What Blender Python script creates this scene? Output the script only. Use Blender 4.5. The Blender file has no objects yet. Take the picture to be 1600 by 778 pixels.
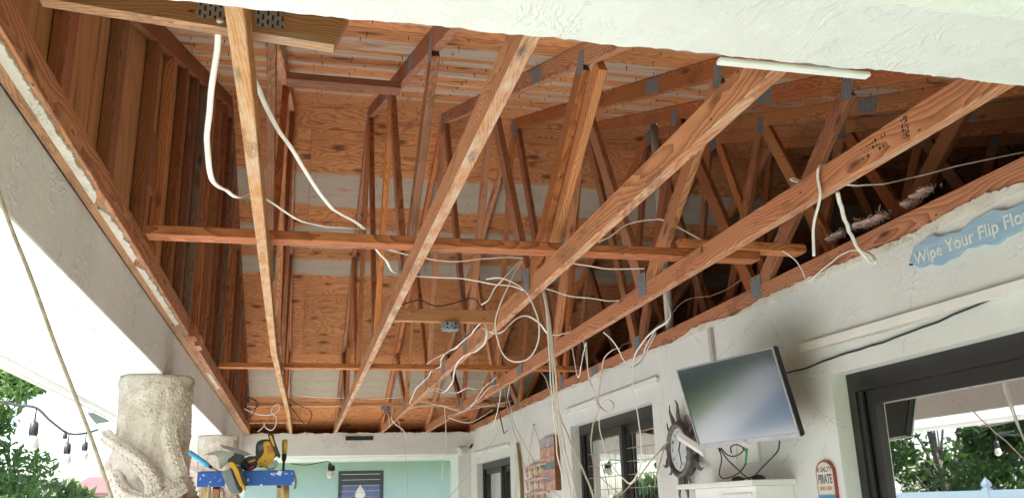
import bpy, bmesh, math, random
import numpy as np
from mathutils import Vector, Matrix, noise
random.seed(7); rng = np.random.default_rng(7)
S = bpy.context.scene
COL = S.collection
R = math.radians
EYE = 1.62                       # camera height above the patio, metres

# ------------------------------------------------------------------ camera
F, YAW, PITCH, ROLL = 1346.2, 0.242395, 0.287308, -0.0278
_f = Vector((math.sin(YAW)*math.cos(PITCH), math.cos(YAW)*math.cos(PITCH), math.sin(PITCH)))
_r0 = Vector((math.cos(YAW), -math.sin(YAW), 0)); _u0 = _r0.cross(_f)
_r = math.cos(ROLL)*_r0 + math.sin(ROLL)*_u0
_u = -math.sin(ROLL)*_r0 + math.cos(ROLL)*_u0
cam = bpy.data.cameras.new('camera'); co = bpy.data.objects.new('camera', cam); COL.objects.link(co)
cam.sensor_width = 36; cam.sensor_fit = 'HORIZONTAL'; cam.lens = 36*F/1600
cam.clip_start = .05; cam.clip_end = 1000
m = Matrix((_r, _u, -_f)).transposed().to_4x4(); m.translation = (0, 0, EYE); co.matrix_world = m
S.camera = co
# ------------------------------------------------------------------ light
SUN = Vector((-.70, -.38, 1.0)).normalized()
w = bpy.data.worlds.new('World'); S.world = w; w.use_nodes = True
nt = w.node_tree; bg = nt.nodes['Background']
sky = nt.nodes.new('ShaderNodeTexSky'); sky.sky_type = 'NISHITA'; sky.sun_disc = False
sky.sun_elevation = math.asin(SUN.z); sky.sun_rotation = math.atan2(SUN.x, SUN.y)
sky.air_density = 1.0; sky.dust_density = 2.5; sky.ozone_density = .6
nt.links.new(sky.outputs[0], bg.inputs[0]); bg.inputs[1].default_value = .14
sl = bpy.data.lights.new('sun', 'SUN'); sl.energy = 4.6; sl.angle = R(.6); sl.color = (1, .985, .97)
so = bpy.data.objects.new('sun', sl); COL.objects.link(so); so.rotation_euler = (-SUN).to_track_quat('-Z', 'Y').to_euler()
S.view_settings.view_transform = 'Standard'; S.view_settings.look = 'None'
S.view_settings.exposure = 2.0; S.view_settings.gamma = 1
S.render.engine = 'CYCLES'
S.cycles.max_bounces = 10; S.cycles.diffuse_bounces = 7; S.cycles.use_denoising = True
S.cycles.sample_clamp_indirect = 8

# ------------------------------------------------------------------ helpers
W = {}
def V(x, y, z): return Vector((x, y, z+EYE))            # heights are given relative to the eye
def at(px, py, X=None, Y=None, Z=None):                 # photo pixel + one world plane -> point
    d = _f + (px-800)/F*_r - (py-389)/F*_u
    t = X/d.x if X is not None else (Y/d.y if Y is not None else Z/d.z)
    return Vector((d.x*t, d.y*t, d.z*t+EYE))
def place(o, mat, parent=None):
    COL.objects.link(o)
    if parent is not None:
        o.parent = parent; o.matrix_basis = W[parent.name].inverted() @ mat
    else: o.matrix_basis = mat
    W[o.name] = mat
    return o
def tag(o, label=None, cat=None, group=None, kind=None):
    if label: o['label'] = label
    if cat: o['category'] = cat
    if group: o['group'] = group
    if kind: o['kind'] = kind
    return o
def thing(name, loc, label, cat, group=None):
    o = bpy.data.objects.new(name, None); o.empty_display_size = .1
    place(o, Matrix.Translation(Vector(loc)))
    return tag(o, label, cat, group)
def meshobj(name, verts, faces, mat, parent=None, smooth=False, mats=None, fm=None):
    """vertices in world coordinates; the origin goes to their middle"""
    vs = [Vector(v) for v in verts]
    lo = Vector([min(v[i] for v in vs) for i in range(3)]); hi = Vector([max(v[i] for v in vs) for i in range(3)])
    c = (lo+hi)/2
    me = bpy.data.meshes.new(name); me.from_pydata([v-c for v in vs], [], faces)
    for mm in (mats or [mat]): me.materials.append(mm)
    if fm: me.polygons.foreach_set('material_index', fm)
    if smooth: me.polygons.foreach_set('use_smooth', [True]*len(me.polygons))
    me.update()
    return place(bpy.data.objects.new(name, me), Matrix.Translation(c), parent)
def boxgeo(lo, hi):
    x0, y0, z0 = lo; x1, y1, z1 = hi
    v = [(x0,y0,z0),(x1,y0,z0),(x1,y1,z0),(x0,y1,z0),(x0,y0,z1),(x1,y0,z1),(x1,y1,z1),(x0,y1,z1)]
    return v, [(0,3,2,1),(4,5,6,7),(0,1,5,4),(1,2,6,5),(2,3,7,6),(3,0,4,7)]
def box(name, lo, hi, mat, parent=None, bev=0, rel=True):
    if rel: lo = (lo[0], lo[1], lo[2]+EYE); hi = (hi[0], hi[1], hi[2]+EYE)
    v, f = boxgeo(lo, hi)
    if bev:
        bm = bmesh.new(); vs = [bm.verts.new(q) for q in v]
        for q in f: bm.faces.new([vs[i] for i in q])
        bmesh.ops.bevel(bm, geom=bm.edges[:], offset=bev, segments=2, affect='EDGES', profile=.6)
        bm.verts.index_update(); v = [tuple(q.co) for q in bm.verts]; f = [[q.index for q in p.verts] for p in bm.faces]; bm.free()
    return meshobj(name, v, f, mat, parent)
class MB:
    def __init__(s): s.v = []; s.f = []; s.m = []
    def add(s, v, f, mi=0):
        n = len(s.v); s.v += [tuple(q) for q in v]; s.f += [tuple(i+n for i in q) for q in f]; s.m += [mi]*len(f)
    def box(s, lo, hi, mi=0): s.add(*boxgeo((lo[0],lo[1],lo[2]+EYE), (hi[0],hi[1],hi[2]+EYE)), mi)
    def tube(s, pts, r, n=8, mi=0, flat=1.0, ref=None): s.add(*tubegeo(pts, r, n, flat, ref), mi)
    def build(s, name, mat, parent=None, smooth=False, mats=None): return meshobj(name, s.v, s.f, mat, parent, smooth, mats, s.m if mats else None)
def frame(x, up=(0,0,1)):
    x = Vector(x).normalized(); z = Vector(up); z = z - x*z.dot(x)
    if z.length < 1e-4: z = Vector((0,1,0)); z = z - x*z.dot(x)
    z.normalize(); y = z.cross(x)
    return Matrix((x, y, z)).transposed()
def lumber(name, p0, p1, w, h, mat, parent=None, up=(0,0,1), warp=0, seed=None):
    """one chamfered board: local x along the grain, y its width w, z its height h"""
    p0 = Vector(p0); p1 = Vector(p1); L = (p1-p0).length; c = .0025
    prof = [(-w/2+c,-h/2),(w/2-c,-h/2),(w/2,-h/2+c),(w/2,h/2-c),(w/2-c,h/2),(-w/2+c,h/2),(-w/2,h/2-c),(-w/2,-h/2+c)]
    n = max(2, int(L/.5)+1) if warp else 2
    rr = random.Random(seed if seed is not None else hash((round(p0.x,3),round(p0.y,3),round(p0.z,3),round(L,3))))
    a1, a2 = rr.uniform(-1,1), rr.uniform(0,6.28)
    vs = []; fs = []
    for i in range(n):
        t = i/(n-1); dy = warp*math.sin(3.1416*t)*a1 + warp*.4*math.sin(7*t+a2)*math.sin(3.1416*t)
        vs += [((t-.5)*L, y+dy, z) for y, z in prof]
    for i in range(n-1):
        for k in range(8):
            a = i*8+k; b = i*8+(k+1) % 8; fs.append((a, b, b+8, a+8))
    fs.append(tuple(range(7,-1,-1))); fs.append(tuple((n-1)*8+k for k in range(8)))
    me = bpy.data.meshes.new(name); me.from_pydata(vs, [], fs); me.materials.append(mat); me.update()
    M = frame(p1-p0, up).to_4x4(); M.translation = (p0+p1)/2
    return place(bpy.data.objects.new(name, me), M, parent)
def smoothpts(P, k=6):
    P = [Vector(p) for p in P]
    if len(P) < 3: return P
    Q = [P[0]*2-P[1]] + P + [P[-1]*2-P[-2]]; out = []
    for i in range(1, len(Q)-2):
        a, b, c, d = Q[i-1:i+3]
        for j in range(k):
            t = j/k
            out.append(.5*((2*b)+(c-a)*t+(2*a-5*b+4*c-d)*t*t+(3*b-a-3*c+d)*t**3))
    out.append(P[-1]); return out
def tubegeo(pts, r, n=8, flat=1.0, ref=None):
    pts = [Vector(p) for p in pts]; vs = []; fs = []
    rad = r if isinstance(r, (list, tuple)) else [r]*len(pts)
    nrm = None
    for i, p in enumerate(pts):
        t = (pts[min(i+1, len(pts)-1)]-pts[max(i-1, 0)]).normalized()
        if nrm is None:
            a = Vector(ref) if ref else (Vector((0,0,1)) if abs(t.z) < .9 else Vector((1,0,0)))
            nrm = (a-t*a.dot(t)).normalized()
        else: nrm = (nrm-t*nrm.dot(t)).normalized()
        b = t.cross(nrm)
        for k in range(n):
            a = 2*math.pi*k/n; vs.append(p+nrm*(math.cos(a)*rad[i]*flat)+b*(math.sin(a)*rad[i]))
    m = len(pts)
    for i in range(m-1):
        for k in range(n):
            fs.append((i*n+k, i*n+(k+1) % n, (i+1)*n+(k+1) % n, (i+1)*n+k))
    fs.append(tuple(range(n-1,-1,-1))); fs.append(tuple((m-1)*n+k for k in range(n)))
    return vs, fs
def tube(name, pts, r, mat, parent=None, n=8, flat=1.0, k=6, ref=None):
    P = smoothpts(pts, k if len(pts) < 16 else 2) if k else pts
    v, f = tubegeo(P, r, n, flat, ref); return meshobj(name, v, f, mat, parent, True)
def lathegeo(c, axis, prof, n=16):
    """prof: (distance along axis, radius)"""
    M = frame(axis); c = Vector(c); vs = []; fs = []
    for d, r in prof:
        for k in range(n):
            a = 2*math.pi*k/n; vs.append(c+M@Vector((d, math.cos(a)*r, math.sin(a)*r)))
    for i in range(len(prof)-1):
        for k in range(n): fs.append((i*n+k, i*n+(k+1) % n, (i+1)*n+(k+1) % n, (i+1)*n+k))
    fs.append(tuple(range(n-1,-1,-1))); fs.append(tuple((len(prof)-1)*n+k for k in range(n)))
    return vs, fs
def lathe(name, c, axis, prof, mat, parent=None, n=16, smooth=True):
    v, f = lathegeo(c, axis, prof, n); return meshobj(name, v, f, mat, parent, smooth)
def prism(name, outline, thick, M, mat, parent=None, bev=0):
    """outline: 2-D points in the local xy plane of matrix M, extruded to local z = thick"""
    n = len(outline); vs = [M@Vector((x,y,0)) for x, y in outline]+[M@Vector((x,y,thick)) for x, y in outline]
    fs = [tuple(range(n-1,-1,-1)), tuple(range(n,2*n))]+[(i,(i+1)%n,(i+1)%n+n,i+n) for i in range(n)]
    if bev:
        bm = bmesh.new(); q = [bm.verts.new(v) for v in vs]
        for f in fs: bm.faces.new([q[i] for i in f])
        bmesh.ops.bevel(bm, geom=bm.edges[:], offset=bev, segments=2, affect='EDGES')
        bm.verts.index_update(); vs = [v.co.copy() for v in bm.verts]; fs = [[v.index for v in f.verts] for f in bm.faces]; bm.free()
    return meshobj(name, vs, fs, mat, parent)
def wallframe(y, z, X):     # local x runs toward the camera along the wall (reads left to right), y up, z out of the wall
    return Matrix(((0,0,-1,X),(-1,0,0,y),(0,1,0,z+EYE),(0,0,0,1)))
def text(name, s, size, M, mat, parent, depth=.0015, align='CENTER', shear=0, sx=1, bold=0, space=1):
    cu = bpy.data.curves.new(name, 'FONT'); cu.body = s; cu.size = size; cu.extrude = depth; cu.align_x = align; cu.shear = shear; cu.offset = bold
    cu.space_character = space; cu.resolution_u = 3
    t = bpy.data.objects.new('tmp', cu); COL.objects.link(t); bpy.context.view_layer.update()
    me = bpy.data.meshes.new_from_object(t.evaluated_get(bpy.context.evaluated_depsgraph_get()))
    bpy.data.objects.remove(t); me.name = name
    me.materials.clear(); me.materials.append(mat)
    o = place(bpy.data.objects.new(name, me), M@Matrix.Diagonal((sx,1,1,1)), parent)
    if name == 'lettering': o['kind'] = 'stuff'
    return o

# ------------------------------------------------------------------ materials
class N:
    def __init__(s, name, rough=.6, base=(.5,.5,.5), metal=0, spec=.5):
        s.m = bpy.data.materials.new(name); s.m.use_nodes = True; s.t = s.m.node_tree; s.b = s.t.nodes['Principled BSDF']
        s.b.inputs['Roughness'].default_value = rough; s.b.inputs['Base Color'].default_value = (*base, 1)
        s.b.inputs['Metallic'].default_value = metal; s.b.inputs['Specular IOR Level'].default_value = spec
    def n(s, t, **kw):
        x = s.t.nodes.new('ShaderNode'+t)
        for k, v in kw.items(): setattr(x, k, v)
        return x
    def l(s, a, b): s.t.links.new(a, b)
    def set(s, sock, v):
        if hasattr(v, 'links') or hasattr(v, 'is_linked'): s.l(v, sock)
        else: sock.default_value = v
    def math(s, op, a, b=0, c=0):
        x = s.n('Math', operation=op); s.set(x.inputs[0], a); s.set(x.inputs[1], b)
        if op in ('MULTIPLY_ADD',): s.set(x.inputs[2], c)
        return x.outputs[0]
    def mix(s, f, a, b, mode='MIX'):
        x = s.n('Mix', data_type='RGBA', blend_type=mode); s.set(x.inputs[0], f)
        for i, v in ((6, a), (7, b)): s.set(x.inputs[i], (*v, 1) if isinstance(v, tuple) and len(v) == 3 else v)
        return x.outputs[2]
    def ramp(s, f, stops, interp='LINEAR'):
        x = s.n('ValToRGB'); s.l(f, x.inputs[0]); e = x.color_ramp.elements; x.color_ramp.interpolation = interp
        while len(e) < len(stops): e.new(.5)
        for q, (p, c) in zip(e, stops): q.position = p; q.color = (*c, 1) if len(c) == 3 else c
        return x.outputs[0]
    def noise(s, vec, scale, detail=3, rough=.55, dist=0):
        x = s.n('TexNoise'); s.l(vec, x.inputs['Vector']); x.inputs['Scale'].default_value = scale; x.inputs['Detail'].default_value = detail
        x.inputs['Roughness'].default_value = rough; x.inputs['Distortion'].default_value = dist; return x.outputs[0]
    def mapv(s, vec, scale=(1,1,1), loc=None):
        x = s.n('Mapping'); s.l(vec, x.inputs[0]); x.inputs['Scale'].default_value = scale
        if loc is not None: s.set(x.inputs['Location'], loc)
        return x.outputs[0]
    def obj(s): return s.n('TexCoord').outputs['Object']
    def pos(s): return s.n('NewGeometry').outputs['Position']
    def rnd(s): return s.n('ObjectInfo').outputs['Random']
    def bump(s, h, strength=.3, dist=.01):
        x = s.n('Bump'); x.inputs['Strength'].default_value = strength; x.inputs['Distance'].default_value = dist
        s.l(h, x.inputs['Height']); s.l(x.outputs[0], s.b.inputs['Normal'])
    def col(s, c): s.l(c, s.b.inputs['Base Color'])
def plain(name, base, rough=.6, metal=0, var=.12, scale=30, spec=.5, bump=0):
    k = N(name, rough, base, metal, spec); o = k.obj()
    f = k.noise(o, scale, 4)
    lo = tuple(c*(1-var) for c in base); hi = tuple(min(1, c*(1+var)) for c in base)
    k.col(k.ramp(f, [(.3, lo), (.7, hi)]))
    if bump: k.bump(f, bump, .003)
    return k.m

def wood(name, light, dark, red=(.30,.10,.045), stain=.35, rings=42, pale=0.0):
    k = N(name, .72, spec=.25); o = k.obj(); r = k.rnd()
    off = k.n('CombineXYZ'); k.l(k.math('MULTIPLY', r, 37.0), off.inputs[0])
    k.l(k.math('MULTIPLY_ADD', r, .10, -.05), off.inputs[1]); k.l(k.math('MULTIPLY_ADD', k.math('FRACT', k.math('MULTIPLY', r, 7.3)), .12, -.06), off.inputs[2])
    ad = k.n('VectorMath', operation='ADD'); k.l(o, ad.inputs[0]); k.l(off.outputs[0], ad.inputs[1]); p = ad.outputs[0]
    # pith wanders along the board, so flat faces show cathedrals
    slow = k.n('TexNoise'); k.l(k.mapv(p, (1.1,.0,.0)), slow.inputs['Vector']); slow.inputs['Scale'].default_value = 1; slow.inputs['Detail'].default_value = 2
    sub = k.n('VectorMath', operation='SUBTRACT'); k.l(slow.outputs['Color'], sub.inputs[0]); sub.inputs[1].default_value = (.5,.5,.5)
    sc = k.n('VectorMath', operation='MULTIPLY'); k.l(sub.outputs[0], sc.inputs[0]); sc.inputs[1].default_value = (0,.22,.22)
    fine = k.n('TexNoise'); k.l(k.mapv(p, (5,14,14)), fine.inputs['Vector']); fine.inputs['Scale'].default_value = 1; fine.inputs['Detail'].default_value = 3
    fs = k.n('VectorMath', operation='SUBTRACT'); k.l(fine.outputs['Color'], fs.inputs[0]); fs.inputs[1].default_value = (.5,.5,.5)
    fm = k.n('VectorMath', operation='MULTIPLY'); k.l(fs.outputs[0], fm.inputs[0]); fm.inputs[1].default_value = (0,.035,.035)
    a1 = k.n('VectorMath', operation='ADD'); k.l(p, a1.inputs[0]); k.l(sc.outputs[0], a1.inputs[1])
    a2 = k.n('VectorMath', operation='ADD'); k.l(a1.outputs[0], a2.inputs[0]); k.l(fm.outputs[0], a2.inputs[1])
    wv = k.n('TexWave', wave_type='RINGS', rings_direction='X', wave_profile='SAW'); k.l(a2.outputs[0], wv.inputs['Vector'])
    wv.inputs['Scale'].default_value = rings; wv.inputs['Distortion'].default_value = 0
    ring = k.math('POWER', wv.outputs['Fac'], 1.6)
    c = k.mix(k.math('MULTIPLY', ring, .82), light, dark)
    # big tone drift, knots, streaks
    c = k.mix(k.math('MULTIPLY', k.ramp(k.noise(k.mapv(p, (1.3,5,5)), 1, 4), [(.42,(0,0,0)),(.72,(1,1,1))]), stain), c, red)
    vor = k.n('TexVoronoi'); k.l(k.mapv(p, (2.6,8,8)), vor.inputs['Vector']); vor.inputs['Scale'].default_value = 1; vor.inputs['Randomness'].default_value = 1
    kn = k.ramp(vor.outputs['Distance'], [(.05,(1,1,1)),(.11,(.35,.35,.35)),(.15,(0,0,0))])
    c = k.mix(k.math('MULTIPLY', kn, .8), c, (.05,.022,.012))
    st = k.ramp(k.noise(k.mapv(p, (3,60,60)), 1, 4), [(.55,(0,0,0)),(.75,(1,1,1))]); c = k.mix(k.math('MULTIPLY', st, .35), c, tuple(x*.45 for x in dark))
    if pale:                     # underside lit from below painted paler, along with plaster dust from the torn ceiling
        pd = k.ramp(k.noise(k.mapv(p, (7,25,25)), 1, 5, .65), [(.40,(0,0,0)),(.62,(1,1,1))])
        sx = k.n('SeparateXYZ'); k.l(o, sx.inputs[0])
        low = k.math('LESS_THAN', sx.outputs[2], -.0425)
        c = k.mix(k.math('MULTIPLY', k.math('MULTIPLY', pd, low), pale), c, (.62,.50,.40))
    br = k.n('HueSaturation'); k.l(k.math('MULTIPLY_ADD', k.math('FRACT', k.math('MULTIPLY', r, 3.7)), .5, .74), br.inputs['Value']); k.l(c, br.inputs['Color'])
    k.l(k.math('MULTIPLY_ADD', k.math('FRACT', k.math('MULTIPLY', r, 5.1)), .009, .4965), br.inputs['Hue'])
    k.l(k.math('MULTIPLY_ADD', k.math('FRACT', k.math('MULTIPLY', r, 9.7)), .2, .90), br.inputs['Saturation'])
    wst = k.ramp(k.noise(k.mapv(p, (2.2,6,6)), 1, 6, .7), [(.56,(0,0,0)),(.60,(.8,.8,.8)),(.64,(.35,.35,.35)),(.8,(.5,.5,.5))])
    cc = k.mix(k.math('MULTIPLY', wst, .55), br.outputs[0], (.12,.05,.028))
    nh = k.n('TexVoronoi'); k.l(k.mapv(p, (9,22,22)), nh.inputs['Vector']); nh.inputs['Scale'].default_value = 1
    cc = k.mix(k.ramp(nh.outputs['Distance'], [(.05,(.9,.9,.9)),(.09,(0,0,0))]), cc, (.03,.018,.012))
    k.col(cc)
    k.bump(k.math('ADD', k.math('MULTIPLY', ring, .6), k.noise(k.mapv(p, (8,90,90)), 1, 3)), .35, .002)
    return k.m
WOOD = wood('fir_lumber', (.61,.27,.128), (.235,.070,.032))
WOODP = wood('fir_lumber_dusty', (.65,.345,.19), (.31,.11,.056), pale=.85)
WOODY = wood('yellow_pine', (.62,.35,.175), (.32,.14,.062), red=(.42,.18,.085), stain=.3, pale=.6)
WOODR = wood('red_fir', (.61,.27,.13), (.215,.064,.031), red=(.39,.125,.057), stain=.4, rings=25, pale=.4)
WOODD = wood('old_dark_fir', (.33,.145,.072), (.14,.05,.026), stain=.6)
WOODG = wood('weathered_grey_board', (.26,.20,.15), (.15,.11,.085), red=(.17,.11,.075), stain=.4)
TAN = wood('tan_ladder_wood', (.56,.40,.22), (.42,.28,.14), red=(.45,.30,.16))

def plywood(name, far):
    k = N(name, .8, spec=.2); p = k.pos(); r = k.rnd()
    off = k.n('CombineXYZ'); k.l(k.math('MULTIPLY', r, 23.0), off.inputs[0]); k.l(k.math('MULTIPLY', r, 11.0), off.inputs[1])
    ad = k.n('VectorMath', operation='ADD'); k.l(p, ad.inputs[0]); k.l(off.outputs[0], ad.inputs[1]); q = ad.outputs[0]
    g = k.n('TexNoise'); k.l(k.mapv(q, (1.1,3.2,3.2)), g.inputs['Vector']); g.inputs['Scale'].default_value = 1; g.inputs['Detail'].default_value = 2.5
    lines = k.math('FRACT', k.math('MULTIPLY', g.outputs[0], 26))
    lines = k.math('POWER', k.math('ABSOLUTE', k.math('MULTIPLY_ADD', lines, 2, -1)), 2.2)
    c = k.mix(k.math('MULTIPLY', lines, .75), (.62,.285,.12), (.26,.084,.033))
    c = k.mix(k.ramp(k.noise(k.mapv(q, (.8,2.2,2.2)), 1, 3), [(.40,(0,0,0)),(.75,(.6,.6,.6))]), c, (.42,.16,.065))
    vor = k.n('TexVoronoi'); k.l(k.mapv(q, (3.0,5.0,3.0)), vor.inputs['Vector']); vor.inputs['Scale'].default_value = 1
    kd = k.math('ADD', vor.outputs['Distance'], k.math('MULTIPLY_ADD', k.noise(k.mapv(q, (9,30,30)), 1, 3), .22, -.11))
    kn = k.ramp(kd, [(.10,(1,1,1)),(.17,(.5,.5,.5)),(.24,(0,0,0))]); c = k.mix(k.math('MULTIPLY', kn, .8), c, (.09,.035,.018))
    # splits and short dark checks running with the grain
    ch = k.ramp(k.noise(k.mapv(q, (3.5,55,55)), 1, 4, .6), [(.60,(0,0,0)),(.68,(1,1,1))]); c = k.mix(k.math('MULTIPLY', ch, .65), c, (.08,.035,.02))
    # grey whitewashed strips across the slope, with ragged ends
    s = k.n('SeparateXYZ'); k.l(p, s.inputs[0])
    y = k.math('ADD', s.outputs[1], k.math('MULTIPLY_ADD', k.noise(k.mapv(p, (1.5,9,9)), 1, 5, .65), .16, -.08))
    if far:
        y0, y1 = 6.5, 12.6; B = [(7.27,7.67),(7.97,8.30),(8.46,8.70),(10.48,11.17)]
    else:
        y0, y1 = .5, 6.7; B = [(1.1,1.5),(1.9,2.1),(2.62,2.93),(3.33,3.62),(3.72,3.86),(4.1,4.3),(4.55,4.66),(4.82,5.12),(5.5,5.62)]
    fy = k.math('DIVIDE', k.math('SUBTRACT', y, y0), y1-y0)
    stops = [(0,(0,0,0))]
    for a, b in B:
        for t, v in ((a-.012,0),(a,1),(b,1),(b+.012,0)): stops.append(((t-y0)/(y1-y0), (v,)*3))
    half = stops[:17]; m1 = k.ramp(fy, half)
    if len(stops) > 17: m1 = k.math('MAXIMUM', m1, k.ramp(fy, [(0,(0,0,0))]+stops[17:]))
    bare = k.ramp(k.noise(k.mapv(p, (2,12,12) if not far else (3,9,9)), 1, 5, .7), [(.40,(0,0,0)),(.53,(1,1,1))] if not far else [(.24,(0,0,0)),(.40,(1,1,1))])
    grey = k.mix(k.noise(k.mapv(p, (3,16,16)), 1, 5), (.36,.33,.28), (.54,.51,.44))
    c = k.mix(k.math('MULTIPLY', k.math('MULTIPLY', m1, bare), .88), c, grey)
    hv = k.n('HueSaturation'); k.l(k.math('MULTIPLY_ADD', r, .4, .8), hv.inputs['Value']); k.l(c, hv.inputs['Color'])
    k.col(hv.outputs[0]); k.bump(k.math('ADD', lines, ch), .25, .002)
    return k.m
PLYF = plywood('far_slope_plywood', True); PLYN = plywood('near_slope_plywood', False)
def siding_mat():
    k = N('gable_plywood', .8, spec=.2); p = k.pos()
    g = k.noise(k.mapv(p, (3,2.2,.55)), 1, 2.5); l = k.math('FRACT', k.math('MULTIPLY', g, 16)); l = k.math('POWER', k.math('ABSOLUTE', k.math('MULTIPLY_ADD', l, 2, -1)), 2)
    c = k.mix(k.math('MULTIPLY', l, .6), (.50,.28,.135), (.34,.165,.075))
    ch = k.ramp(k.noise(k.mapv(p, (30,30,2.5)), 1, 4), [(.6,(0,0,0)),(.68,(1,1,1))]); c = k.mix(k.math('MULTIPLY', ch, .6), c, (.09,.04,.02))
    k.col(c); return k.m
SIDE = siding_mat()

def stucco(name, base, amp=.5, hue=(1,1,1), dirt=.25):
    k = N(name, .78, base, spec=.25); p = k.pos()
    a = k.noise(k.mapv(p, (9,7,9)), 1, 4, .6, .6)                       # trowelled plateaus
    ridge = k.math('SUBTRACT', 1.0, k.math('MULTIPLY', k.math('ABSOLUTE', k.math('SUBTRACT', a, .52)), 16)); ridge = k.math('MAXIMUM', ridge, 0)
    gate = k.ramp(k.noise(p, 3.5, 3), [(.46,(0,0,0)),(.62,(1,1,1))])
    sand = k.noise(p, 190, 3)
    h = k.math('ADD', k.math('MULTIPLY', k.math('MULTIPLY', ridge, gate), .5), k.math('ADD', k.math('MULTIPLY', sand, .12), k.math('MULTIPLY', k.noise(p, 26, 4), .5)))
    k.bump(h, amp, .012)
    c = k.mix(k.ramp(k.noise(p, 1.7, 5, .65), [(.35,(0,0,0)),(.75,(1,1,1))]), base, tuple(b*(1-dirt*.5) for b in base))
    c = k.mix(k.math('MULTIPLY', k.ramp(k.noise(p, 7, 6, .7), [(.60,(0,0,0)),(.78,(1,1,1))]), dirt), c, tuple(b*q for b, q in zip(base, (.70,.68,.60))))
    sz = k.n('SeparateXYZ'); k.l(p, sz.inputs[0])
    gz = k.ramp(k.math('ADD', k.math('SUBTRACT', sz.outputs[2], EYE+.93), k.math('MULTIPLY_ADD', k.noise(k.mapv(p, (5,5,2.2)), 1, 6, .7), .34, -.17)), [(0,(0,0,0)),(.03,(1,1,1))])
    c = k.mix(k.math('MULTIPLY', gz, dirt*.9), c, (.46,.38,.29))
    cr = k.n('TexVoronoi', feature='DISTANCE_TO_EDGE'); k.l(k.mapv(p, (1.1,1.1,1.1)), cr.inputs['Vector']); cr.inputs['Scale'].default_value = 1
    wd = k.math('ADD', cr.outputs['Distance'], k.math('MULTIPLY_ADD', k.noise(p, 8, 5, .7), .10, -.05))
    ck_ = k.ramp(wd, [(.498,(0,0,0)),(.5,(0,0,0))]) if False else k.math('LESS_THAN', k.math('ABSOLUTE', wd), .0022)
    c = k.mix(k.math('MULTIPLY', ck_, dirt*1.3), c, (.30,.28,.24))
    k.col(c); return k.m
STUC = stucco('mint_white_stucco', (.735,.755,.74), .34)
STUCW = stucco('white_ceiling_stucco', (.75,.765,.765), .48, dirt=.12)
PLASTER = stucco('torn_plaster_edge', (.76,.74,.68), 1.0, dirt=.3)
TEAL = stucco('teal_paint', (.50,.615,.615), .15, dirt=.15)
WHITE = plain('white_paint', (.80,.80,.79), .45, var=.05, scale=6)
WHITEV = plain('white_vinyl', (.80,.80,.82), .35, var=.03, scale=4)
CABLE = plain('white_cable_sheath', (.82,.79,.75), .45, var=.1, scale=14)
CABLEY = plain('aged_cable_sheath', (.62,.54,.44), .5, var=.15, scale=14)
CABLEB = plain('black_cable', (.018,.017,.017), .45)
CORD = plain('tan_cord', (.42,.33,.25), .7, var=.25, scale=60)
BRONZE = plain('dark_bronze_frame', (.022,.02,.019), .42, metal=0, var=.2, scale=8)
BLACK = plain('black_plastic', (.018,.018,.02), .45)
SILVER = plain('silver_bezel', (.30,.30,.31), .35, metal=.7)
IRON = plain('hammered_metal', (.13,.12,.115), .5, metal=.6, var=.35, scale=22, bump=.5)
CLOCKF = plain('clock_face_paper', (.56,.60,.62), .6, var=.15, scale=25)
PVC = plain('grey_white_pvc', (.50,.48,.44), .5, var=.12, scale=5)
DECK = stucco('pale_deck', (.52,.52,.505), .1)
def plate_mat():
    k = N('galvanised_plate', .55, (.2,.22,.25), .35); o = k.obj()
    s = k.n('SeparateXYZ'); k.l(o, s.inputs[0])
    a = k.math('FRACT', k.math('MULTIPLY', s.outputs[1], 90)); b = k.math('FRACT', k.math('ADD', k.math('MULTIPLY', s.outputs[2], 42), k.math('MULTIPLY', k.math('FLOOR', k.math('MULTIPLY', s.outputs[1], 90)), .5)))
    slot = k.math('MULTIPLY', k.math('LESS_THAN', a, .42), k.math('LESS_THAN', b, .6))
    c = k.mix(k.noise(o, 40, 4), (.22,.25,.29), (.38,.42,.47)); c = k.mix(k.math('MULTIPLY', k.ramp(k.noise(k.pos(), 55, 5, .7), [(.5,(0,0,0)),(.7,(1,1,1))]), .6), c, (.16,.09,.05)); c = k.mix(slot, c, (.02,.02,.022)); k.col(c)
    k.bump(k.math('SUBTRACT', 1, slot), .6, .003); return k.m
PLATE = plate_mat()
def glass_mat(name, tint, refl):
    k = N(name); t = k.t; t.nodes.remove(k.b); out = t.nodes['Material Output']
    gl = k.n('BsdfGlossy'); gl.inputs['Roughness'].default_value = .012; gl.inputs['Color'].default_value = (.9,.92,.93,1)
    tr = k.n('BsdfTransparent'); tr.inputs['Color'].default_value = (*tint, 1)
    fr = k.n('Fresnel'); fr.inputs['IOR'].default_value = refl
    mx = k.n('MixShader'); k.l(fr.outputs[0], mx.inputs[0]); k.l(tr.outputs[0], mx.inputs[1]); k.l(gl.outputs[0], mx.inputs[2]); k.l(mx.outputs[0], out.inputs[0])
    bp = k.n('Bump'); bp.inputs['Strength'].default_value = .02; bp.inputs['Distance'].default_value = .02; k.l(k.noise(k.pos(), 1.3, 1), bp.inputs['Height']); k.l(bp.outputs[0], gl.inputs['Normal'])
    return k.m
GLASS = glass_mat('tinted_window_glass', (.32,.31,.28), 1.56)
ROOM = plain('dim_room_paint', (.16,.14,.12), .8)
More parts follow.
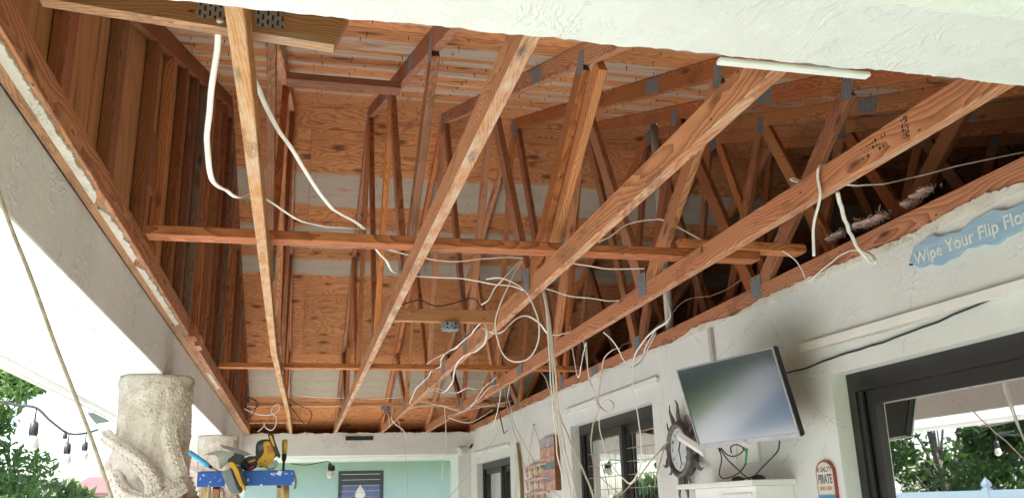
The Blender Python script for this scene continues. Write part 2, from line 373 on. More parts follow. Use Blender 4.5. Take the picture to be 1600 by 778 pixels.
def leaf_mat(name, a, b):
    k = N(name, .5, a, spec=.4); c = k.mix(k.noise(k.pos(), 2.2, 3), a, b)
    hv = k.n('HueSaturation'); k.l(c, hv.inputs['Color']); k.l(k.math('MULTIPLY_ADD', k.noise(k.pos(), 14, 2), 1.0, .5), hv.inputs['Value']); k.col(hv.outputs[0])
    k.b.inputs['Subsurface Weight'].default_value = 0
    tr = k.n('BsdfTranslucent'); tr.inputs['Color'].default_value = (a[0]*1.6, a[1]*1.7, a[2], 1); mx = k.n('MixShader'); mx.inputs[0].default_value = .45
    k.l(k.b.outputs[0], mx.inputs[1]); k.l(tr.outputs[0], mx.inputs[2]); k.l(mx.outputs[0], k.t.nodes['Material Output'].inputs[0]); return k.m
LEAF = leaf_mat('mango_leaves', (.12,.19,.06), (.17,.25,.09)); LEAFD = leaf_mat('dark_oak_leaves', (.03,.06,.018), (.055,.09,.025)); LEAFP = leaf_mat('palm_leaves', (.13,.19,.08), (.18,.25,.12))
BARK = plain('grey_bark', (.14,.11,.085), .9, var=.4, scale=12, bump=.8)

# ------------------------------------------------------------------ ground
def sheet(name, x0, x1, y0, y1, z, mat): return tag(meshobj(name, [(x0,y0,z),(x1,y0,z),(x1,y1,z),(x0,y1,z)], [(0,1,2,3)], mat), kind='structure')
def ground_mat():
    k = N('lawn', .9, spec=.1); p = k.pos(); c = k.mix(k.noise(p, .6, 6, .7), (.055,.11,.03), (.10,.15,.05)); c = k.mix(k.math('MULTIPLY', k.noise(p, 40, 3), .5), c, (.05,.08,.02)); k.col(c); return k.m
sheet('ground', -250, 250, -250, 250, -.008, ground_mat())
kw = N('pool_water_surface', .04, (.10,.30,.40), spec=.5); kw.bump(kw.noise(kw.pos(), 3.5, 3), .15, .05); kw.col(kw.mix(kw.noise(kw.pos(), 1.2, 2), (.05,.12,.20), (.09,.18,.26)))
sheet('pool_deck', -6.3, 2.3, .75, 9.2, -.004, DECK)
sheet('pool_water', -6.0, -3.4, 1.2, 8.1, 0.0, kw.m)
ft = N('patio_tile', .5, spec=.3); pp = ft.pos()
bt = ft.n('TexBrick'); ft.l(pp, bt.inputs['Vector']); bt.offset = 0; bt.inputs['Scale'].default_value = 2.2; bt.inputs['Color1'].default_value = (.68,.65,.60,1); bt.inputs['Color2'].default_value = (.64,.61,.56,1); bt.inputs['Mortar'].default_value = (.28,.25,.21,1); bt.inputs['Mortar Size'].default_value = .012; bt.inputs['Row Height'].default_value = .5
ft.col(ft.mix(ft.math('MULTIPLY', ft.noise(pp, 5, 5), .5), bt.outputs[0], (.58,.55,.50)))
sheet('patio_floor', -1.2, 2.25, .75, 13.5, .0, ft.m)

# ------------------------------------------------------------------ roof framing
YR = 6.5                                             # ridge
SL = .38
def Ttop(y): return 1.74+SL*((y if y <= YR else 2*YR-y)-2.85)
BOT = .953
plate_me = {}
def plate(parent, X, y, z, wy, hz, side, rot=0):
    key = (wy, hz)
    if key not in plate_me:
        v, f = boxgeo((-.0012,-wy/2,-hz/2), (.0012,wy/2,hz/2)); me = bpy.data.meshes.new('gusset_plate'); me.from_pydata(v, [], f); me.materials.append(PLATE); plate_me[key] = me
    M = Matrix.Translation(V(X+side*.0202, y, z)) @ Matrix.Rotation(rot, 4, 'X')
    place(bpy.data.objects.new('gusset_plate', plate_me[key]), M, parent)
WEBS = [(3.92,2.96),(3.92,4.68),(5.58,4.68),(5.58,6.42),(7.42,6.58),(7.42,8.32),(9.08,8.32),(9.08,10.04)]
def truss(X, label, mb, mt, mw, warp=0, detail=True, seed=0, kink=False):
    t = thing('roof_truss', V(X, YR, BOT), label, 'roof truss', 'timber roof trusses along the lanai')
    rr = random.Random(seed)
    if kink:                                         # the first chord is bowed sideways near its far end
        P = [(.92,0),(2,.0),(4,-.012),(5.6,-.022),(7.2,.0),(9.2,.03),(12.2,.045)]
        vs = []; fs = []; w2, h = .019, .089; c = .0025
        prof = [(-w2+c,0),(w2-c,0),(w2,c),(w2,h-c),(w2-c,h),(-w2+c,h),(-w2,h-c),(-w2,c)]
        for y, dx in P: vs += [(y-YR, -(dx+a), b-.0445) for a, b in prof]
        for i in range(len(P)-1):
            for k in range(8): a = i*8+k; b = i*8+(k+1) % 8; fs.append((a,a+8,b+8,b))
        fs.append(tuple(range(8))); fs.append(tuple((len(P)-1)*8+7-k for k in range(8)))
        me = bpy.data.meshes.new('bottom_chord'); me.from_pydata(vs, [], fs); me.materials.append(mb); me.update()
        M = Matrix(((0,-1,0,X),(1,0,0,YR),(0,0,1,BOT+.0445+EYE),(0,0,0,1))); place(bpy.data.objects.new('bottom_chord', me), M, t)
    else: lumber('bottom_chord', V(X,.92,BOT+.0445), V(X,12.2,BOT+.0445), .038, .089, mb, t, warp=warp, seed=seed)
    cz = .0445/math.cos(math.atan(SL))
    lumber('top_chord', V(X,.45,Ttop(.45)-cz), V(X,YR-.006,Ttop(YR-.006)-cz), .038, .089, mt, t)
    lumber('top_chord', V(X,YR+.006,Ttop(YR+.006)-cz), V(X,12.55,Ttop(12.55)-cz), .038, .089, mt, t)
    for i, (yb, yt) in enumerate(WEBS):
        d = .05 if yt > yb else -.05
        p0 = V(X+rr.uniform(-.001,.001), yb+d*.75, BOT+.075); p1 = V(X, yt-d*.3, Ttop(yt)-.088)
        lumber('web', p0, p1, .033, .089 if i != 4 else .086, mw if rr.random() < .75 else WOODD, t, up=(0,1,0))
    if seed == 3:                               # a second plank sistered to the first leaning web
        lumber('web', V(X+.037,3.80,BOT+.09), V(X+.037,2.88,Ttop(2.88)-.10), .035, .089, WOOD, t, up=(0,1,0))
    sides = (-1, 1) if detail else (-1,)
    for s in sides:
        for y in (3.92, 5.58, 7.42, 9.08): plate(t, X, y+rr.uniform(-.02,.02), BOT+.085, .10, .115, s)
        plate(t, X, 6.5, BOT+.045, .16, .075, s)
        a = math.atan(SL)
        for y in ((2.96, 4.68) if s < 0 else (4.68,)): plate(t, X, y, Ttop(y)-.085, .075, .10, s, a)
        plate(t, X, 3.62, Ttop(3.62)-.05, .16, .078, s, a); plate(t, X, YR-.02, Ttop(YR)-.085, .12, .14, s)
        for y in (8.32, 10.04): plate(t, X, y, Ttop(y)-.085, .075, .10, s, -a)
    return t
truss(-.162, 'roof truss nearest the gable wall, pale yellow bowed bottom chord right behind the ladder', WOODY, WOODR, WOOD, seed=1, kink=True)
T2 = truss(.448, 'roof truss with dusty bottom chord, second from the gable wall, left of the nailing block', WOODP, WOOD, WOOD, .006, seed=2)
T3 = truss(1.058, 'middle roof truss with strong wavy grain and coiled white cable below its chord', WOODR, WOOD, WOOD, .006, seed=3)
T4 = truss(1.66, 'roof truss with black grade stamp and cable hooked over its red bottom chord', WOODR, WOOD, WOOD, .005, seed=4)
T5 = truss(2.275, 'roof truss lying along the broken top of the house wall with pink insulation on it', WOODR, WOOD, WOOD, 0, seed=5)
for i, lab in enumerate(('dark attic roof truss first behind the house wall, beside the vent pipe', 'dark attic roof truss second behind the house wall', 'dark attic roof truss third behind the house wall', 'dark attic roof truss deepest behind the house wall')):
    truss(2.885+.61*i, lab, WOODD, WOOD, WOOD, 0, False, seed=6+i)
# grade stamp and carpenter's mark printed on two chords
INK = plain('black_ink', (.03,.022,.02), .7)
def stampframe(px, py, X): p = at(px, py, X=X); return Matrix(((0,0,-1,X),(-1,0,0,p.y),(0,1,0,p.z),(0,0,0,1)))
mb = MB(); rr = random.Random(3); X4 = 1.66-.0193
p0 = at(1345,243,X=X4); 
for i in range(9):
    for j in range(3):
        if rr.random() < .75: 
            y = p0.y-.014*i; z = BOT+.026+.016*j; mb.box((X4-.0006, y-.009, z), (X4+.0004, y-.009+rr.choice((.003,.008)), z+rr.choice((.003,.009))))
for j in range(6):
    y = p0.y-.20; z = BOT+.014+.011*j
    for q in range(3): mb.box((X4-.0006, y-.010*q, z), (X4+.0004, y-.010*q+rr.choice((.004,.007)), z+rr.choice((.003,.008))))
tag(mb.build('grade_stamp', INK, T4), kind='stuff')
text('chalk_mark', 'R', .045, stampframe(1097,396,X4), INK, T4, .0004, shear=.2)

# gable end wall, left
def gable():
    X = -.644
    g = thing('gable_wall', V(X, YR, BOT), 'left gable end wall of close wooden studs over plywood', 'gable wall')
    lumber('bottom_chord', V(X,.7,BOT+.0445), V(X,11.72,BOT+.0445), .038, .089, WOODR, g)
    lumber('nailer', V(-.681,.7,BOT+.016), V(-.681,11.7,BOT+.016), .0365, .036, WOODY, g)
    cz = .0445/math.cos(math.atan(SL))
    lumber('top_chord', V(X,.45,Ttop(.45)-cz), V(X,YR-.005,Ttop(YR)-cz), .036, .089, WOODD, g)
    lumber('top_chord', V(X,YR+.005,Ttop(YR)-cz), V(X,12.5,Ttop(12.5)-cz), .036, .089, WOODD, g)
    y = 1.645; i = 0
    while y < 11.7:
        zt = Ttop(y)-.10
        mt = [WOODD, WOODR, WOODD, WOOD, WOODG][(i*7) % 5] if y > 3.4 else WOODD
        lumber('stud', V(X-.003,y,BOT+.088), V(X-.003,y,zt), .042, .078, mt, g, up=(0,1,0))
        if i in (3, 9, 15): lumber('scab_board', V(X+.0,y+.115,BOT+.3), V(X+.0,y+.115,zt-.35), .034, .15 if i == 3 else .09, WOODD, g, up=(0,1,0))
        y += .583 if y < 3.3 else .405; i += 1
    y = .6; j = 0
    while y < 12.4:
        y1 = min(y+1.215, 12.4); a = min(Ttop(y), Ttop(y1)); zs = [(y,BOT+.0345),(y1,BOT+.0345),(y1,Ttop(y1)-.005)]+([(YR,Ttop(YR)-.005)] if y < YR < y1 else [])+[(y,Ttop(y)-.005)]
        n = len(zs); vs = [V(-.6705,a,b) for a, b in zs]+[V(-.6825,a,b) for a, b in zs]
        meshobj('siding_sheet', vs, [tuple(range(n)), tuple(range(2*n-1,n-1,-1))]+[(k,k+n,(k+1)%n+n,(k+1)%n) for k in range(n)], SIDE, g)
        y = y1+.004
    # ragged strip of torn ceiling plaster left on the chord
    def strip(ya, yb, sd):
        n = int((yb-ya)/.012)+2; vs = []; fs = []
        for k in range(n+1):
            yy = ya+(yb-ya)*k/n; e = min(1, min(k, n-k)/6)
            w1 = .003+.030*e*(.75+.35*noise.noise(Vector((yy*14,sd,0)))+.25*noise.noise(Vector((yy*70,sd,1))))
            for zz in (BOT-.0095, BOT-.001): vs += [V(-.664,yy,zz), V(-.664+w1,yy,zz)]
        for k in range(n):
            a = 4*k; fs += [(a,a+4,a+5,a+1),(a+1,a+5,a+7,a+3),(a,a+2,a+6,a+4),(a+2,a+3,a+7,a+6)]
        meshobj('plaster_remnant', vs, fs, PLASTER, g)
    strip(1.2, 2.80, 1); strip(2.86, 3.5, 2); strip(3.56, 4.75, 3); strip(6.4, 7.3, 4)
gable()

# roof sheathing
NAIL = plain('rusty_nail', (.02,.014,.012), .8, spec=.1)
def sheathing(name, label, ys, mat, stag):
    r = thing(name, V(2.5, (ys[0]+ys[-1])/2, Ttop((ys[0]+ys[-1])/2)), label, 'roof sheathing')
    for j in range(len(ys)-1):
        ya, yb = ys[j]+.0025, ys[j+1]-.0025; x = -1.25+(-1.2 if j % 2 == stag else 0)
        while x < 6.2:
            xa, xb = max(x, -1.25)+.002, min(x+2.44, 6.2)-.002; dz = rng.uniform(0, .002)
            if xb-xa > .05:
                vs = [V(xx, yy, Ttop(yy)+zz+dz+.001) for zz in (0,.012) for xx, yy in ((xa,ya),(xb,ya),(xb,yb),(xa,yb))]
                meshobj('plywood_sheet', vs, [(0,3,2,1),(4,5,6,7),(0,1,5,4),(1,2,6,5),(2,3,7,6),(3,0,4,7)], mat, r)
            x += 2.44
    nb = MB(); rr = random.Random(stag)
    for yy in np.arange(ys[0]+.1, ys[-1], .19):
        for xx in np.arange(-.6, 3.0, .203):
            if rr.random() < .8:
                x0 = xx+rr.uniform(-.05,.05); y0 = yy+rr.uniform(-.05,.05); z = Ttop(y0)
                if min(abs(x0-q) for q in (-.644,-.162,.448,1.058,1.66,2.275)) < .03: continue
                l = rr.uniform(.018,.032); dx, dy = rr.uniform(-.006,.006), rr.uniform(-.006,.006); w_ = .0022
                nb.add([V(x0-w_,y0-w_,z+.002),V(x0+w_,y0-w_,z+.002),V(x0,y0+w_,z+.002),V(x0+dx,y0+dy,z-l)], [(0,1,3),(1,2,3),(2,0,3),(0,2,1)])
    tag(nb.build('nail_points', NAIL, r), kind='stuff')
    return r
sheathing('near_roof_slope', 'plywood underside of the near roof slope rising to the ridge', [.2,.8,1.94,3.08,4.22,5.36,6.5], PLYN, 0)
sheathing('far_roof_slope', 'knotty orange plywood underside of the far roof slope with grey strips', [6.5,6.76,7.90,9.04,10.18,11.32,12.46,12.8], PLYF, 1)
SHING = plain('shingle', (.16,.13,.11), .9)
vs = [V(x,y,z+Ttop(y)) for y in (.0,YR,13.0) for z in (.020,.05) for x in (-1.32,6.3)]
rc = meshobj('roof_covering', vs, [(0,4,5,1),(2,3,7,6),(4,8,9,5),(6,7,11,10),(0,1,3,2),(8,10,11,9),(0,2,6,4),(4,6,10,8),(1,5,7,3),(5,9,11,7)], SHING); tag(rc, kind='structure')  # unseen roofing layer, added to block sky light through the sheet gaps

# long braces and blocks laid over the bottom chords
TC = BOT+.0905
def brace(name, label, x0, x1, y, mat, z=TC, w=.089, h=.038, cat='brace', grp='horizontal braces lying across the bottom chords'):
    return tag(lumber(name, V(x0,y,z+h/2), V(x1,y,z+h/2), w, h, mat, warp=.004), label, cat, grp)
brace('horizontal_brace', 'nearest long brace laid across the bottom chords, reaching the left gable chord', -.618, 2.02, 3.475, WOODR)
brace('horizontal_brace', 'short brace lapped on top of the nearest long brace by the house wall', 1.615, 2.25, 3.452, WOOD, TC+.0395)
brace('horizontal_brace', 'middle long brace across the bottom chords, halfway down the lanai', -.618, 2.25, 6.83, WOODR)
brace('horizontal_brace', 'far thin brace carrying the small junction box near the end beam', -.55, 2.2, 9.45, WOODP)
brace('horizontal_brace', 'short farthest brace ending between the first two trusses at the left corner', -.62, .07, 11.3, WOODP)
tag(lumber('nailing_block', V(.470,4.62,BOT+.05), V(1.037,4.62,BOT+.05), .038, .07, WOODP), 'short pale block nailed between two chords, holding the grey junction box', 'wood block')
a = at(452,86,Y=4.05); b = at(640,106,Y=4.05)
zc = Ttop(4.05)-.125
tag(lumber('ridge_purlin', V(-.14,4.05,zc), V(.428,4.05,zc), .089, .038, WOODD), 'dark board nailed high under the top chords of the first two trusses', 'brace')
# gabled board with plates, top left
pb = thing('plated_board', V(-.2,1.80,1.10), 'heavy board with angled sawn end and two metal plates crossing the top left corner', 'board')
def plated():
    y0, y1 = 1.85, 1.888
    out = [(-.60,1.094),(.04,1.0455),(.074,1.130),(-.12,1.168),(-.60,1.192)]
    n = len(out); vs = [V(x,y0,z) for x, z in out]+[V(x,y1,z) for x, z in out]
    M = Matrix.Translation(V(-.25,1.868,1.11)); L = [M.inverted()@v for v in vs]
    me = bpy.data.meshes.new('board'); me.from_pydata(L, [], [tuple(range(n)), tuple(range(2*n-1,n-1,-1))]+[(k,k+n,(k+1)%n+n,(k+1)%n) for k in range(n)]); me.materials.append(WOODY); place(bpy.data.objects.new('board', me), M, pb)
    for x0, x1, zz in ((-.270,-.206,1.112),(-.142,-.078,1.104)): 
        v, f = boxgeo((-.0012,-.032,-.029),(.0012,.032,.029)); me = bpy.data.meshes.new('gusset_plate'); me.from_pydata(v, [], f); me.materials.append(PLATE)
        place(bpy.data.objects.new('gusset_plate', me), Matrix.Translation(V((x0+x1)/2,1.8485,zz))@Matrix.Rotation(R(90),4,'Z'), pb)
plated()
for i, (yy, l) in enumerate(((5.05,'larger'),(5.35,'smaller'))):
    tag(lumber('wood_offcut', V(-.618,yy,BOT+.03+.0), V(-.618+.0,yy+.16,BOT+.03), .036, .07, WOODP if i else WOOD), l+' offcut block nailed to the side of the left gable chord', 'wood block', 'offcuts on the gable chord')

# ------------------------------------------------------------------ beams
def ragged_slab(name, pts, z0, z1, mat, label, cat, jag=.006, step=.02, kind=None):
    out = []
    for i in range(len(pts)):
        a = Vector(pts[i][:2]); b = Vector(pts[(i+1) % len(pts)][:2]); rag = pts[i][2]; n = max(1, int((b-a).length/step)) if rag else 1
        d = (b-a).normalized(); nn = Vector((-d.y, d.x))
        for k in range(n):
            p = a+(b-a)*k/n
            if rag and k: p = p+nn*jag*(noise.noise(Vector((p.x*9,p.y*9,3)))+.6*noise.noise(Vector((p.x*45,p.y*45,7))))
            out.append(p)
    n = len(out); vs = [V(p.x,p.y,z0) for p in out]+[V(p.x,p.y,z1) for p in out]
    o = meshobj(name, vs, [tuple(range(n-1,-1,-1)), tuple(range(n,2*n))]+[(k,(k+1)%n,(k+1)%n+n,k+n) for k in range(n)], mat)
    return tag(o, label, cat, kind=kind)
ragged_slab('torn_ceiling_strip', [(-.9,.96,0),(2.24,.96,0),(2.24,1.535,1),(-.9,1.545,0)], BOT-.019, BOT-.003, STUCW, 'strip of white stucco ceiling left with a torn edge at the top of the view', 'ceiling', .012, .012)
def bevbox(name, lo, hi, mat, label, cat, bev=.008): return tag(box(name, lo, hi, mat, None, bev), label, cat)
bevbox('front_beam', (-1.25,.76,.69), (2.235,.957,BOT-.004), STUC, 'bright stucco beam edge at the top right corner, nearest the viewer', 'beam')
q0 = at(1136,86,Z=BOT-.03); q1 = at(1378,108,Z=BOT-.03)
tag(box('corner_bead_strip', (q0.x,1.547,BOT-.028), (q1.x,1.570,BOT-.017), WHITE, None, .004), 'loose white strip hanging along the torn ceiling edge', 'trim strip')
bevbox('left_beam', (-.95,.965,.69), (-.6995,11.73,BOT-.0005), STUC, 'long shaded stucco beam on the left carried by the carved columns', 'beam')
sf = thing('eave_soffit', V(-1.13,5.5,.70), 'white overexposed eave soffit outside the left beam with its fascia edge', 'soffit')
box('soffit_board', (-1.30,-.5,.694), (-.953,12.9,.71), STUCW, sf); box('fascia_board', (-1.33,-.5,.668), (-1.302,12.9,.90), WHITE, sf, .004)
box('drip_edge', (-1.345,-.5,.655), (-1.3315,12.9,.70), WHITE, sf, .003)
box('gable_cladding', (-.80,.5,BOT-.002), (-.745,12.4,1.7), STUC, sf)
fb = thing('end_beam', V(.8,11.85,.8), 'pale stucco beam closing the far end of the lanai above the view of the teal house', 'beam')
box('beam_body', (-.95,11.752,.665), (2.248,12.0,BOT-.003), STUC, fb, .006)
ragged = MB(); n = 260
for i in range(n):
    x0 = -.69+2.93*i/n; x1 = -.69+2.93*(i+1)/n; h = BOT+.002+.02*noise.noise(Vector((x0*7,0,0)))+.012*noise.noise(Vector((x0*30,2,0)))
    ragged.box((x0,11.744,BOT-.03),(x1,11.7515,h))
tag(ragged.build('torn_stucco_lip', PLASTER, fb), kind='stuff')
p0 = at(540,683,Y=11.748); p1 = at(583,686,Y=11.748)
tag(box('vent_slot', (p0.x,11.738,p1.z-EYE-.01), (p1.x,11.751,p0.z-EYE+.015), BLACK), 'narrow black slot plate on the end beam', 'slot')
box('end_pilaster', (2.085,11.78,-1.62), (2.248,12.0,.6645), STUC, fb)
box('lower_soffit', (-1.4,12.002,.672), (3.0,13.55,.70), WHITE, fb)
box('blind_roll', (-.15,12.003,.622), (2.07,12.07,.671), WHITE, fb, .012)
# teal house beyond the far opening, with its louvred window
YT = 17.0; KT = YT/13.4
tw = thing('teal_house', V(1,YT,-1.62), 'teal painted house wall behind the far opening', 'house')
wx0, wx1, wz1 = .575*KT, 1.235*KT, .535*KT
mbx = MB()
for lo, hi in (((-.95,YT-.02,-1.62),(wx0,YT+.2,1.3)),((wx1,YT-.02,-1.62),(5.2,YT+.2,1.3)),((wx0,YT-.02,wz1),(wx1,YT+.2,1.3)),((wx0,YT-.02,-1.62),(wx1,YT+.2,-.6)),((-.95,YT+.2,-1.62),(-.75,YT+5,1.3))): mbx.box(lo, hi)
mbx.build('wall', TEAL, tw)
GREYF = plain('grey_frame', (.06,.06,.065), .5); LOUV = plain('lavender_louvre', (.15,.15,.30), .5, var=.15, scale=8)
mb_ = MB(); mb_.box((-1.6,YT-1.0,1.0),(5.6,YT+5.5,1.10)); mb_.build('roof', WHITE, tw)
wf = MB(); wf.box((wx0,YT-.04,-.6),(wx0+.06,YT+.04,wz1)); wf.box((wx1-.06,YT-.04,-.6),(wx1,YT+.04,wz1)); wf.box((wx0+.06,YT-.04,wz1-.06),(wx1-.06,YT+.04,wz1)); wf.box((wx0+.06,YT-.04,-.6),(wx1-.06,YT+.04,-.54))
wn = wf.build('window', GREYF, tw)
z = wz1-.065; i = 0
while z > -.45:
    p = [(YT-.004,z),(YT-.018,z-.098),(YT+.006,z),(YT-.008,z-.098)]
    vs = [V(x,yy,zz) for yy, zz in (p[0],p[1],p[3],p[2]) for x in (wx0+.061,wx1-.061)]
    meshobj('louvre', vs, [(0,1,3,2),(2,3,5,4),(4,5,7,6),(6,7,1,0),(0,2,4,6),(1,7,5,3)], LOUV if i > 1 else GREYF, wn)
    z -= .101; i += 1

# ------------------------------------------------------------------ house wall with openings
XW = 2.25; XF = 2.33
OPEN = [(0.35,3.35,-1.60,.505),(5.37,7.19,-1.60,.625),(9.45,11.33,-1.60,.515)]
hw = thing('house_wall', V(XW,6,-1.62), 'pale mint stucco house wall along the right with dark sliding doors', 'wall')
mbx = MB(); y = -.5
for a, b, z0, z1 in OPEN:
    mbx.box((XW,y,-1.62),(2.47,a,.945)); mbx.box((XW,a,z1),(2.47,b,.945)); mbx.box((XW,a,-1.62),(2.47,b,z0)); y = b
mbx.box((XW,y,-1.62),(2.47,13.40,.945)); mbx.build('wall_face', STUC, hw)
lip = MB(); n = 900
for i in range(n):
    ya = .97+10.77*i/n; yb = .97+10.77*(i+1)/n; h = BOT+.006+.024*noise.noise(Vector((ya*2.3,9,0)))+.012*noise.noise(Vector((ya*11,4,0)))+.005*noise.noise(Vector((ya*50,4,0)))
    lip.box((XW-.004,ya,.93),(XW+.0045,yb,h))
tag(lip.build('torn_stucco_lip', PLASTER, hw), kind='stuff')
rl = MB()                                                            # soft raised plaster band round each opening
for a, b, z0, z1 in OPEN[:2]:
    rl.box((XW-.006,a-.0,z1+.03),(XW+.002,b+.10,z1+.10))
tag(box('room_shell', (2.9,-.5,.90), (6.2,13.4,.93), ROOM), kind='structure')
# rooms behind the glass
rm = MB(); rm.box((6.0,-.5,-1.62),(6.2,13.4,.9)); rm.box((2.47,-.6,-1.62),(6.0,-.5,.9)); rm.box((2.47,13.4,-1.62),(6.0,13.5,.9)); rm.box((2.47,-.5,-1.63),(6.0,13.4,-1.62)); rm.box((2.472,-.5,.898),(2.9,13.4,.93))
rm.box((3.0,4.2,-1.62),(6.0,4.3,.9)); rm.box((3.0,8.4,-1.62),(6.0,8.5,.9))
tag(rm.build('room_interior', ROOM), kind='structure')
AT = plain('attic_insulation', (.30,.22,.19), .95, var=.4, scale=6, bump=1)
tag(box('attic_floor', (2.30,-.4,.946), (6.25,12.2,.951), AT), kind='structure')
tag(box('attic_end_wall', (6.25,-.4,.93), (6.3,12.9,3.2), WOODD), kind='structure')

def sliding_door(a, b, z0, z1, label, grid=False, split=.5):
    d = thing('sliding_door', V(XF,(a+b)/2,z0), label, 'sliding door', 'dark bronze sliding doors in the house wall')
    fr = MB(); t = .05
    fr.box((XF-.004,b-t,z0),(XF+.10,b,z1)); fr.box((XF-.004,a,z0),(XF+.10,a+t,z1)); fr.box((XF-.004,a+t,z1-t-.03),(XF+.10,b-t,z1)); fr.box((XF-.004,a+t,z0),(XF+.10,b-t,z0+.04))
    fr.build('door_frame', BRONZE, d)
    gr = MB()
    for i in range(3): gr.box((XF+.006+.03*i, b-t-.030, z0+.04),(XF+.018+.03*i, b-t-.0005, z1-t-.03))
    gr.build('track', BRONZE, d)
    my = a+(b-a)*split
    for (ya, yb, xo) in ((a+t, my+.03, .062), (my-.03, b-t-.031, .025)):
        p = MB(); s = .055; x0, x1 = XF+xo, XF+xo+.03
        p.box((x0,yb-s,z0+.04),(x1,yb,z1-t-.031)); p.box((x0,ya,z0+.04),(x1,ya+s,z1-t-.031)); p.box((x0,ya+s,z1-t-.031-.06),(x1,yb-s,z1-t-.031)); p.box((x0,ya+s,z0+.04),(x1,yb-s,z0+.14))
        q = p.build('door_panel', BRONZE, d)
        meshobj('pane', [V(x0+.004,ya+s,z0+.14),V(x0+.004,yb-s,z0+.14),V(x0+.021,yb-s,z1-t-.091),V(x0+.021,ya+s,z1-t-.091)], [(0,1,2,3)], GLASS, q)
        if grid:
            g = MB(); zz = z1-t-.20
            while zz > z0+.2: g.box((x0-.003,ya+s,zz),(x0-.0008,yb-s,zz+.0035)); zz -= .095
            k = ya+s+.09
            while k < yb-s: g.box((x0-.0005,k,z0+.14),(x0+.001,k+.0022,z1-t-.091)); k += .14
            tag(g.build('wire_grid', PVC, q), kind='stuff')
    return d
sliding_door(*OPEN[0], 'large dark sliding door at the right edge, mirroring trees and the white fence', split=.42)
sliding_door(*OPEN[1], 'dark sliding door with thin white wire grid between plank picture and sun clock', True)
sliding_door(*OPEN[2], 'farthest dark sliding door in the corner beside the end beam')

# ------------------------------------------------------------------ things on the house wall
def raceway(label, pa, pb, h, t=.022, X=XW):
    a = at(*pa, X=X); b = at(*pb, X=X); v = []
    u = (b-a).normalized(); up = Vector((1,0,0)).cross(u); up = up if up.z > 0 else -up
    for x in (X-.003-t, X-.003):
        for p, s in ((a,0),(b,0),(b,1),(a,1)): v.append(Vector((x,p.y,p.z))-up*(h*s))
    return tag(meshobj('surface_raceway', v, [(0,1,2,3),(7,6,5,4),(0,4,5,1),(1,5,6,2),(2,6,7,3),(3,7,4,0)], WHITE), label, 'raceway', 'white strips fixed to the house wall')
raceway('long white raceway above the large sliding door', (1256,538), (1662,420), .036)
raceway('white raceway above the gridded sliding door', (886,640), (1030,588), .036)
raceway('short far white raceway near the end beam', (739,707), (797,692), .03)
a = at(1112,512,X=XW); tag(box('cable_cover', (XW-.02,a.y-.018,.60), (XW-.003,a.y+.018,.925), PVC), 'upright grey cable cover strip running up behind the television', 'raceway', 'white strips fixed to the house wall')

# television
tv = thing('television', (2.0,3.72,.437+EYE), 'flat television on a swivel arm, tilted toward the lanai', 'television')
n = Vector((-.941,-.22525,-.25251)).normalized(); rt = Vector((.232,-.9727,.0032)); rt = (rt-n*rt.dot(n)).normalized(); up = rt.cross(-n); up = up if up.z > 0 else -up
TVM = Matrix((rt, up, n)).transposed().to_4x4(); TVM.translation = Vector((1.970,3.719,.437+EYE))
def localbox(name, lo, hi, M, mat, parent=None, bev=0):
    v, f = boxgeo(lo, hi)
    if bev:
        bm = bmesh.new(); q = [bm.verts.new(p) for p in v]
        for p in f: bm.faces.new([q[i] for i in p])
        bmesh.ops.bevel(bm, geom=bm.edges[:], offset=bev, segments=2, affect='EDGES'); bm.verts.index_update()
        v = [p.co.copy() for p in bm.verts]; f = [[p.index for p in g.verts] for g in bm.faces]; bm.free()
    return meshobj(name, [M@Vector(p) for p in v], f, mat, parent)
hw2, hh = .3435, .1992
localbox('casing', (-hw2,-hh,-.035), (hw2,hh,-.0035), TVM, BLACK, tv, .006)
bz = MB(); b = .012
def lb(mb, lo, hi, M): v, f = boxgeo(lo, hi); mb.add([M@Vector(p) for p in v], f)
for lo, hi in (((-hw2,hh-b*.6,-.003),(hw2,hh,.004)),((-hw2,-hh,-.003),(hw2,-hh+b*1.5,.004)),((-hw2,-hh+b*1.5,-.003),(-hw2+b*.6,hh-b*.6,.004)),((hw2-b*.6,-hh+b*1.5,-.003),(hw2,hh-b*.6,.004))): lb(bz, lo, hi, TVM)
bz.build('bezel', SILVER, tv)
ks = N('tv_screen', .16, (.012,.012,.014), spec=1.0); ks.b.inputs['Coat Weight'].default_value = 1; ks.b.inputs['Coat Roughness'].default_value = .10; ks.b.inputs['Coat IOR'].default_value = 1.85
localbox('screen', (-hw2+b*.6,-hh+b*1.5,-.0025), (hw2-b*.6,hh-b*.6,.0005), TVM, ks.m, tv)
localbox('maker_badge', (-.012,-hh+.004,.004), (.012,-hh+.013,.0048), TVM, PLATE, tv)
am = MB(); c0 = TVM@Vector((-.02,-.05,-.036)); 
p1 = at(1064,684,X=2.19); 
am.tube([c0, c0+Vector((.05,.06,-.01)), Vector((2.10,4.25,.30+EYE)), Vector((2.235,4.10,.28+EYE))], .022, 8)
am.build('swivel_arm', WHITE, tv)
box('wall_bracket', (XW-.016,4.02,.17), (XW-.001,4.18,.40), WHITE, tv)
sb0 = at(1060,680,X=2.02); sb1 = at(1100,706,X=2.02); v, f = tubegeo([sb0, sb1], .024, 4, .45, (1,0,0)); meshobj('side_bracket', v, f, WHITE, tv)
